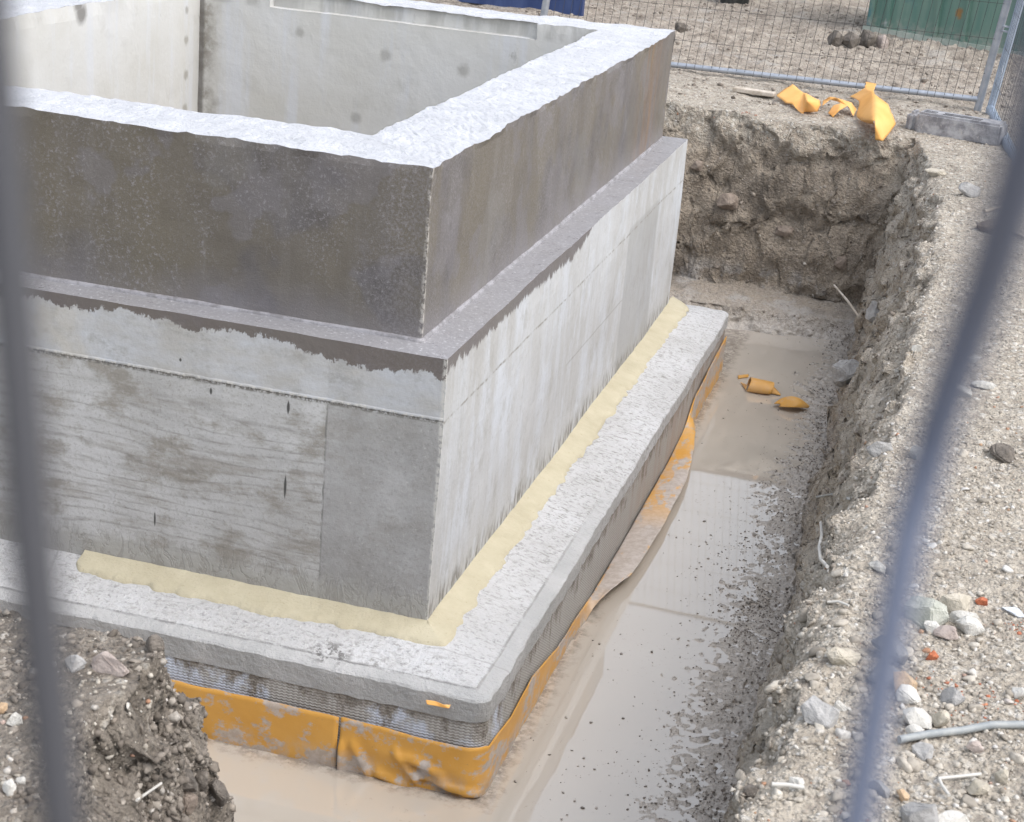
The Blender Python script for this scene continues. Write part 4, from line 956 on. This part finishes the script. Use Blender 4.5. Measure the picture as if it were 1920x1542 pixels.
for args in [
 (1783, 1132, 58, 44, 'beige', 'large beige block at the back of the rubble on the right bank', RB),
 (1733, 1152, 76, 46, 'green', 'long greenish grey stone leaning left of the large beige block', RB),
 (1816, 1177, 46, 34, 'white', 'white angular stone in front of the large beige block', RB),
 (1772, 1188, 42, 26, 'pink', 'flat pinkish stone left of the white angular stone', RB),
 (1800, 1160, 50, 22, 'white', 'narrow pale stone between the beige block and the white angular stone', RB),
 (1664, 1226, 60, 52, 'grey', 'big grey boulder on the crest behind the blurred blue bar', RB),
 (1578, 1230, 54, 38, 'beige', 'beige stone half buried in the pit edge, left of the grey boulder', RB),
 (1652, 1266, 72, 34, 'grey', 'flat grey slab just below the big grey boulder', RB),
 (1692, 1284, 46, 46, 'tan', 'tan faced stone right of the flat grey slab', RB),
 (1700, 1306, 42, 32, 'white', 'white stone below the tan faced stone', RB),
 (1717, 1350, 48, 34, 'white', 'white block above the grey pipe, left of a beige one', RB),
 (1760, 1352, 32, 36, 'beige', 'beige stone right of the white block above the grey pipe', RB),
 (1713, 1372, 30, 20, 'white', 'small pale stone under the white block above the grey pipe', RB),
 (1747, 1231, 22, 20, 'red', 'bright orange red brick chip in the middle of the rubble', RB),
 (1841, 1129, 22, 13, 'red', 'red brick chip right of the large beige block', RB),
 (1912, 1302, 28, 22, 'white', 'white stone at the right frame edge below the red crumbs', RB),
 (1783, 1310, 42, 32, 'grey', 'rough grey stone between two patches of red crumbs', RB),
 (1745, 1178, 30, 24, 'white', 'small white stone below the greenish stone', RB),
 (1576, 1325, 24, 22, 'white', 'round pale pebble stuck in the mortar like lump at the pit edge', RB),
 (1535, 1340, 62, 52, 'conc', 'rough lump of old concrete on the pit edge with a round pebble', RB),
 (1730, 1410, 36, 24, 'conc', 'rough grey stone under the middle of the grey pipe', RB),
 (1825, 1403, 26, 22, 'pink', 'smooth pinkish pebble just below the grey pipe', RB),
 (1728, 1532, 66, 42, 'grey', 'wide grey stone at the bottom frame edge', RB),
 (1785, 1540, 56, 30, 'white', 'wide pale stone beside the grey one at the bottom edge', RB),
 (1690, 1493, 24, 18, 'tan', 'tan pebble near the bottom right of the pit edge', RB),
 (1646, 1482, 36, 26, 'grey', 'bluish grey stone left of the tan pebble', RB),
 (1878, 1458, 24, 28, 'beige', 'upright beige stone right of the bent white wire', RB),
 (1832, 1478, 34, 24, 'beige', 'pale beige stone right below the bent white wire', RB),
 (1490, 1470, 26, 22, 'white', 'white pebble in the reddish hollow at the bottom of the pit edge', RB),
 (1410, 1486, 34, 20, 'dark', 'dark mud clod in the shallows at the bottom of the frame', RB),
 (1885, 852, 58, 28, 'dark', 'round dark clod lying alone on the pale gravel at the right', SB),
 (1815, 361, 38, 28, 'conc', 'pale cobble on the slope below the fence foot', SB),
 (1752, 323, 38, 16, 'beige', 'flat beige stone on the slope left of the pale cobble', SB),
 (1795, 733, 44, 24, 'white', 'flat white stone on the crest, half behind the blurred blue bar', SB),
 (1840, 724, 40, 16, 'white', 'thin white stone right of the flat white one on the crest', SB),
 (1822, 675, 26, 12, 'white', 'small white chip above the two white stones on the crest', SB),
 (1722, 852, 30, 32, 'white', 'pale upright stone in the pit wall by the blurred blue bar', SB),
 (1645, 1065, 28, 20, 'white', 'white stone at the pit edge where the mud turns to gravel', SB),
 (1716, 655, 18, 18, 'white', 'small white stone high in the right pit wall', SB),
 (1860, 430, 60, 26, 'brown', 'brown clod at the right of the crest under the pale stick', SB),
 (1590, 702, 58, 46, 'conc', 'lumpy grey chunk of concrete on the mud at the foot of the right wall', SB),
 (1640, 590, 36, 36, 'conc', 'squarish grey stone in the far corner of the pit', SB),
 (1650, 845, 44, 30, 'conc', 'grey lump set low in the right pit wall', SB),
 (1362, 378, 40, 28, 'brown', 'brown stone in the left of the far pit wall', SB),
 (1472, 434, 34, 18, 'brown', 'flat brown stone in the middle of the far pit wall', SB),
 (1577, 494, 24, 20, 'brown', 'roundish stone low in the far pit wall', SB),
 (1308, 312, 26, 16, 'brown', 'small pale brown stone high in the far pit wall beside the chamber', SB),
 (1563, 76, 30, 26, 'dark', 'dark clod at the left end of the row in front of the skip', 'clods in front of the green skip'),
 (1592, 80, 34, 28, 'dark', 'largest dark clod of the row in front of the skip', 'clods in front of the green skip'),
 (1623, 78, 30, 30, 'dark', 'pointed dark clod left of the pale lump in front of the skip', 'clods in front of the green skip'),
 (1651, 82, 22, 24, 'pink', 'pale lump in the row of clods in front of the skip', 'clods in front of the green skip'),
 (1275, 55, 26, 20, 'dark', 'dark clod just behind the far corner of the concrete ring', 'clods in front of the green skip'),
 (205, 1248, 62, 38, 'pink', 'pointed pinkish flat stone on the face of the near left bank', 'stones in the near left bank'),
 (150, 1166, 36, 30, 'pink', 'pale slab on top of the near left bank', 'stones in the near left bank'),
 (183, 1146, 34, 34, 'white', 'white lump on the very top of the near left bank', 'stones in the near left bank'),
 (156, 1143, 24, 16, 'red', 'red brick chip beside the white lump on the near left bank', 'stones in the near left bank'),
 (28, 1352, 26, 24, 'white', 'round white pebble at the left frame edge', 'stones in the near left bank'),
 (18, 1478, 24, 34, 'white', 'white oblong pebble low at the left frame edge', 'stones in the near left bank'),
 (40, 1464, 18, 16, 'white', 'small white pebble right of the oblong one at the left edge', 'stones in the near left bank'),
 (4, 1330, 18, 28, 'tan', 'tan pebble cut by the left frame edge', 'stones in the near left bank'),
 (140, 1248, 34, 28, 'conc', 'greyish stone left of the pointed pinkish stone', 'stones in the near left bank'),
 (345, 1505, 44, 36, 'brown', 'purplish brown stone at the foot of the near left bank', 'stones in the near left bank'),
 (290, 1212, 32, 40, 'dark', 'dark angular stone at the shoulder of the near left bank', 'stones in the near left bank'),
 (378, 1462, 40, 44, 'dark', 'large dark clod sticking out low from the near left bank', 'clods in the near left bank'),
 (405, 1490, 42, 46, 'dark', 'dark clod overhanging the water at the near left bank', 'clods in the near left bank'),
 (350, 1468, 46, 40, 'dark', 'dark clod behind the overhanging one', 'clods in the near left bank'),
 (330, 1240, 34, 36, 'dark', 'dark crumbly clod right below the bank shoulder', 'clods in the near left bank'),
]:
    u, v, a, b, mt, lab, grp = args
    nm = 'mud_clod' if 'clod' in lab else ('brick_chip' if mt == 'red' else 'stone')
    rock(nm, u, v, a, b, mt, lab, group=grp, cat={'mud_clod': 'clod', 'brick_chip': 'brick chip', 'stone': 'stone'}[nm], rot=random.uniform(-.25, .25))
rock('plastic_scrap', 1902, 1147, 38, 18, 'plastic', 'crumpled white plastic bit at the right frame edge', cat='plastic scrap', flat=.6)

# ---- countless gravel as one sheet each ("stuff")
ico = bmesh.new(); bmesh.ops.create_icosphere(ico, subdivisions=1, radius=1)
I1v = np.array([v.co for v in ico.verts]); I1f = np.array([[v.index for v in f.verts] for f in ico.faces]); ico.free()
ico = bmesh.new(); bmesh.ops.create_icosphere(ico, subdivisions=2, radius=1)
I2v = np.array([v.co for v in ico.verts]); I2f = np.array([[v.index for v in f.verts] for f in ico.faces]); ico.free()
def scatter(name, weight, count, smin, smax, power, mat, base, bf, flat=(.45, .9), sink=.25, seed=1, var=14, jag=.28, cut=(.38, .72), zmin=None):
    r_ = np.random.default_rng(seed)
    A = TV[Q[:, 0]]; B = TV[Q[:, 1]]; C_ = TV[Q[:, 2]]; D_ = TV[Q[:, 3]]
    N = np.cross(C_-A, D_-B); ar = np.linalg.norm(N, axis=1)*.5; N = N/np.maximum(2*ar, 1e-9)[:, None]
    cen = (A+B+C_+D_)/4
    wt = weight(cen, N)*ar
    cd_ = np.cumsum(wt); idx = np.searchsorted(cd_, r_.random(count)*cd_[-1]); idx = np.minimum(idx, len(Q)-1)
    a, b = r_.random((2, count, 1)); pos = (A[idx]*(1-a)+B[idx]*a)*(1-b)+(D_[idx]*(1-a)+C_[idx]*a)*b
    if zmin is not None: pos[:, 2] = np.maximum(pos[:, 2], zmin)
    size = smin*(smax/smin)**(r_.random(count)**power)
    shapes = []
    for k in range(var):
        q = base.copy(); n_ = fbmv(q*1.4+k*9.1, 2, 900+k)*jag; q = q+n_; q *= r_.uniform(.75, 1.25, 3)
        for _ in range(6):
            d_ = r_.normal(size=3); d_ /= np.linalg.norm(d_); dd = q@d_; lim = r_.uniform(*cut)
            q = q-np.maximum(dd-lim, 0)[:, None]*d_
        shapes.append(q)
    shapes = np.array(shapes)[r_.integers(0, var, count)]
    shapes[:, :, 2] *= r_.uniform(*flat, (count, 1))
    th = r_.random(count)*2*np.pi; cs, sn = np.cos(th)[:, None], np.sin(th)[:, None]
    x = shapes[..., 0]*cs-shapes[..., 1]*sn; y = shapes[..., 0]*sn+shapes[..., 1]*cs; z = shapes[..., 2]
    n_ = N[idx]+r_.normal(0, .22, (count, 3)); n_ /= np.linalg.norm(n_, axis=1)[:, None]
    t_ = np.cross(n_, [0.31, .95, .1]); t_ /= np.linalg.norm(t_, axis=1)[:, None]; b_ = np.cross(n_, t_)
    Vv = (x[..., None]*t_[:, None]+y[..., None]*b_[:, None]+z[..., None]*n_[:, None])*size[:, None, None]
    Vv = Vv+(pos+n_*(size*(.5-sink)*.8)[:, None])[:, None]
    nb = len(base); F = (bf[None]+(np.arange(count)*nb)[:, None, None]).reshape(-1, 3)
    me = raw_mesh(name, Vv.reshape(-1, 3), F)
    return tag(link(name, me, mat), kind='stuff')
def inview(c_, marg=60):
    d_ = c_-CAM_C; z = d_@_f; u = 960+CAM_F*(d_@CR)/np.maximum(z, .1); v = 771-CAM_F*(d_@CU)/np.maximum(z, .1)
    return ((z > .5) & (u > -marg) & (u < 1920+marg) & (v > -marg) & (v < 1542+marg)).astype(float)
def isl_mat(name, stops, rough=.88, wet=False):
    g = G(name); rv = g.geo.outputs['Random Per Island']
    c = g.ramp(rv, stops); c = g.mix(g.m('MULTIPLY', g.mr(g.noise(70, 4, .7), .45, .65), .45), c, (.17, .145, .12))
    return g.out(c, rough, g.bump(g.noise(140, 3, .7), .5, .004))
M_gravel = isl_mat('mixed_gravel', [(0, (.26, .23, .19)), (.3, (.40, .36, .305)), (.6, (.47, .425, .36)), (.85, (.55, .51, .445)), (.985, (.62, .60, .57)), (.99, (.40, .19, .11)), (1, (.42, .28, .18))])
M_wallgr = isl_mat('soil_crumbs', [(0, (.17, .143, .115)), (.5, (.27, .23, .19)), (.9, (.38, .33, .275)), (1, (.50, .455, .40))])
M_clods = isl_mat('wet_mud_bits', [(0, (.10, .085, .07)), (.6, (.22, .19, .163)), (1, (.38, .34, .30))], .5)
def dens(c_, *a): return fbm(c_*np.array([1.1, 1.1, 1.1]), 3, .5, 61)*.9+.75
def w_ground(c_, N): return inview(c_)*(c_[:, 2] > GZ-.14)*(c_[:, 1] < 7.6)*np.where(c_[:, 0] < .6, .4, 1)*np.clip(dens(c_), .1, 2)/np.maximum(1, np.linalg.norm(c_-CAM_C, axis=1)/4)**1.2
def w_heap(c_, N): return inview(c_)*(c_[:, 2] > GZ-.25)*(c_[:, 0] > .9)*np.exp(-((c_[:, 1]+1.7)/1.0)**2)
def w_wall(c_, N): return inview(c_)*(c_[:, 2] < GZ-.02)*(c_[:, 2] > WZ+.04)*(N[:, 2]**2 < .75)*(.8-.45*(c_[:, 1] < -1))
def w_wallp(c_, N): return inview(c_)*(c_[:, 2] < GZ+.03)*(c_[:, 2] > WZ+.12)*((c_[:, 0] > 1.1)*1.5*(c_[:, 2] > .45)+.15)
def w_far(c_, N): return inview(c_)*(c_[:, 2] > GZ-.3)*(c_[:, 1] > 7.0)*(c_[:, 1] < 14)
def w_mud(c_, N): return inview(c_)*(c_[:, 2] < WZ+.09)*(c_[:, 2] > WZ-.055)*(.06+sstep(.45, 1.1, c_[:, 0])**1.5)*(c_[:, 0] > .36)*np.clip(fbm(c_*3, 3, .5, 71)*2+.7, .04, 2)
scatter('gravel', w_ground, 20000, .0022, .0105, 1.8, M_gravel, I1v, I1f, seed=2)
scatter('gravel', w_heap, 800, .005, .024, 2.0, M_gravel, I2v, I2f, seed=3)
scatter('gravel', w_wallp, 4500, .003, .016, 2.0, M_gravel, I1v, I1f, seed=8, sink=.4)
scatter('soil_crumbs', w_wall, 15000, .003, .026, 2.4, M_wallgr, I1v, I1f, seed=4, sink=.5, jag=.5, flat=(.45, 1.0), cut=(.18, .46))
def w_mound(c_, N): return inview(c_)*(c_[:, 1] < -1.5)*(c_[:, 0] < .6)*np.clip(fbm(c_*5, 3, .5, 81)*2.5+.7, .05, 3)*np.where(N[:, 2] < .85, 1, .6)
scatter('soil_crumbs', w_mound, 11000, .0025, .022, 2.6, isl_mat('bank_crumbs', [(0, (.11, .092, .075)), (.6, (.22, .19, .16)), (.93, (.34, .30, .255)), (1, (.50, .47, .43))]), I1v, I1f, seed=14, sink=.45, jag=.5, flat=(.45, 1.0), cut=(.18, .46))
scatter('clods', w_far, 13000, .004, .026, 2.6, isl_mat('yard_clods', [(0, (.13, .108, .088)), (.5, (.28, .24, .20)), (1, (.47, .42, .36))]), I1v, I1f, seed=5)
scatter('mud_bits', w_mud, 14000, .0015, .008, 2.2, M_clods, I1v, I1f, seed=6, sink=.1, flat=(.35, .7))

def w_crumb(c_, N):
    a = 0
    for q in CRUMBS: a = a+np.exp(-(((c_[:, 0]-q[0])/.045)**2+((c_[:, 1]-q[1])/.03)**2)*.5)
    return a*(c_[:, 2] > GZ-.2)
CRUMBS = [hit(1900, 1178)[0], hit(1842, 1306)[0], hit(1790, 1342)[0], hit(1768, 1290)[0], hit(1398, 212)[0]]
scatter('brick_crumbs', w_crumb, 130, .0025, .008, 2.0, isl_mat('brick_crumbs', [(0, (.30, .10, .05)), (.6, (.50, .16, .08)), (1, (.58, .24, .13))]), I1v, I1f, seed=12, sink=.2)
def w_fleck(c_, N): return inview(c_)*(c_[:, 2] < WZ)*(c_[:, 0] > .37)*(.12+sstep(.4, 1.0, c_[:, 0])**2)*np.clip(fbm(c_*2.2, 3, .5, 71)*2.2+.6, .05, 2)*(1-.6*sstep(2.5, 4, c_[:, 1]))
scatter('mud_flecks', w_fleck, 1500, .0016, .011, 2.4, M_clods, I1v, I1f, seed=16, sink=.2, flat=(.15, .45), cut=(.3, .6), zmin=WZ)
# ---- sticks, wires, pipe, plank
def stick(name, pts, r, mat, label, cat, lift=.01, ends=None):
    P = []
    for (u, v) in pts:
        q, n_ = hit(u, v); P.append(q+n_*lift)
    mb = MB(); mb.tube(P if len(P) > 2 else [P[0], (P[0]+P[1])/2+np.array([0, 0, .004]), P[1]], r, 8)
    return tag(mb.build(name, mat, smooth=True), label, cat)
g = G('bleached_wood'); M_wood = g.out(g.mix(g.mr(g.noise(1, 4, .6, g.scale(g.pos, (20, 6, 20))), .4, .6), (.42, .36, .29), (.58, .52, .45)), .85)
g = G('grey_pvc'); M_pvc = g.out(g.mix(g.mr(g.noise(14, 5, .7), .4, .62), (.24, .26, .27), (.36, .37, .36)), .5)
g = G('pale_wire'); M_pw = g.out((.55, .53, .49), .6)
stick('conduit_pipe', [(1684, 1396), (1740, 1386), (1800, 1377), (1860, 1370), (1935, 1368)], .0095, M_pvc, 'grey plastic conduit lying across the rubble at the right', 'pipe', .014)
p0, _n = hit(1617, 604); p1 = unx(1564, 535, p0[0]-.24); 
mb = MB(); mb.tube([p0, (p0+p1)/2+[0, 0, .01], p1], [.008, .0075, .006], 8); tag(mb.build('stick', M_wood, smooth=True), 'straight pale stick leaning in the far corner of the pit', 'stick')
stick('stick', [(1862, 425), (1893, 437), (1925, 452)], .009, M_wood, 'pale straight stick on the crest at the right frame edge', 'stick', .014)
stick('stick', [(1845, 400), (1880, 393), (1912, 384)], .010, M_wood, 'pale flat splinter above the straight stick at the right', 'stick', .012)
stick('wire_piece', [(1544, 978), (1547, 1005), (1541, 1030), (1545, 1050), (1557, 1068)], .0055, M_pw, 'bent pale wire hanging down the mud at the right wall', 'wire', .012)
stick('wire_piece', [(1760, 1468), (1800, 1464), (1836, 1460)], .004, M_pw, 'pale wire kinked on the gravel near the bottom right', 'wire', .012)
stick('wire_piece', [(1760, 1468), (1766, 1484), (1778, 1500)], .004, M_pw, 'short pale wire running down from the kinked one', 'wire', .012)
stick('root_piece', [(1447, 1483), (1475, 1483), (1503, 1488)], .005, M_pw, 'pale root sticking out of the reddish hollow at the bottom', 'root', .016)
stick('root_piece', [(1535, 938), (1560, 930), (1600, 934)], .005, M_pvc, 'grey root arching over the mud on the right', 'root', .016)
stick('root_piece', [(250, 1500), (278, 1482), (300, 1462)], .0035, M_pw, 'thin pale root on the face of the near left bank', 'root', .010)
stick('root_piece', [(1555, 1134), (1573, 1136), (1590, 1143)], .0035, M_pw, 'short pale root at the pit edge above the rubble', 'root', .012)
q0, _n = hit(1376, 172); q1, _n = hit(1452, 184); ax = q1-q0; ax[2] = 0; ln = np.linalg.norm(ax); ax /= ln; sd = np.cross([0, 0, 1], ax)
Mp = Matrix(((ax[0], sd[0], 0, q0[0]), (ax[1], sd[1], 0, q0[1]), (0, 0, 1, GZ+.012), (0, 0, 0, 1)))
tag(bev_box('timber_offcut', (0, -.05, 0), (ln, .05, .028), M_wood, None, .004, Mp), 'flat pale timber offcut left of the orange scraps under the fence rail', 'timber')

# ================================================================== NEAR FENCE, out of focus right before the lens
g = G('near_grey_wire'); M_n1 = g.out((.045, .045, .052), .6)
g = G('near_blue_strap'); M_n2 = g.out((.115, .135, .195), .6)
def nearp(u, v, d_=.25): return CAM_C+ray(u, v)*d_
nb = empty('fence_wire', tuple(nearp(115, 1540)), 'blurred dark grey fence wire right in front of the lens, left', 'fence wire')
mb = MB(); mb.tube([nearp(-110, -900), nearp(-32, -100), nearp(12, 420), nearp(58, 1000), nearp(115, 1540), nearp(240, 2500)], .0035, 14); mb.build('wire', M_n1, nb, smooth=True)
ns = empty('strap', tuple(nearp(1605, 1540)), 'blurred blue grey strap slanting down right in front of the lens', 'strap')
mb = MB(); mb.tube([nearp(2230, -900, .14), nearp(2000, -40, .165), nearp(1952, 200, .18), nearp(1868, 480, .21), nearp(1757, 800), nearp(1703, 1000), nearp(1605, 1540), nearp(1450, 2400)], [.0034, .0034, .0034, .0034, .0031, .0029, .0027, .0027], 14); mb.build('band', M_n2, ns, smooth=True)
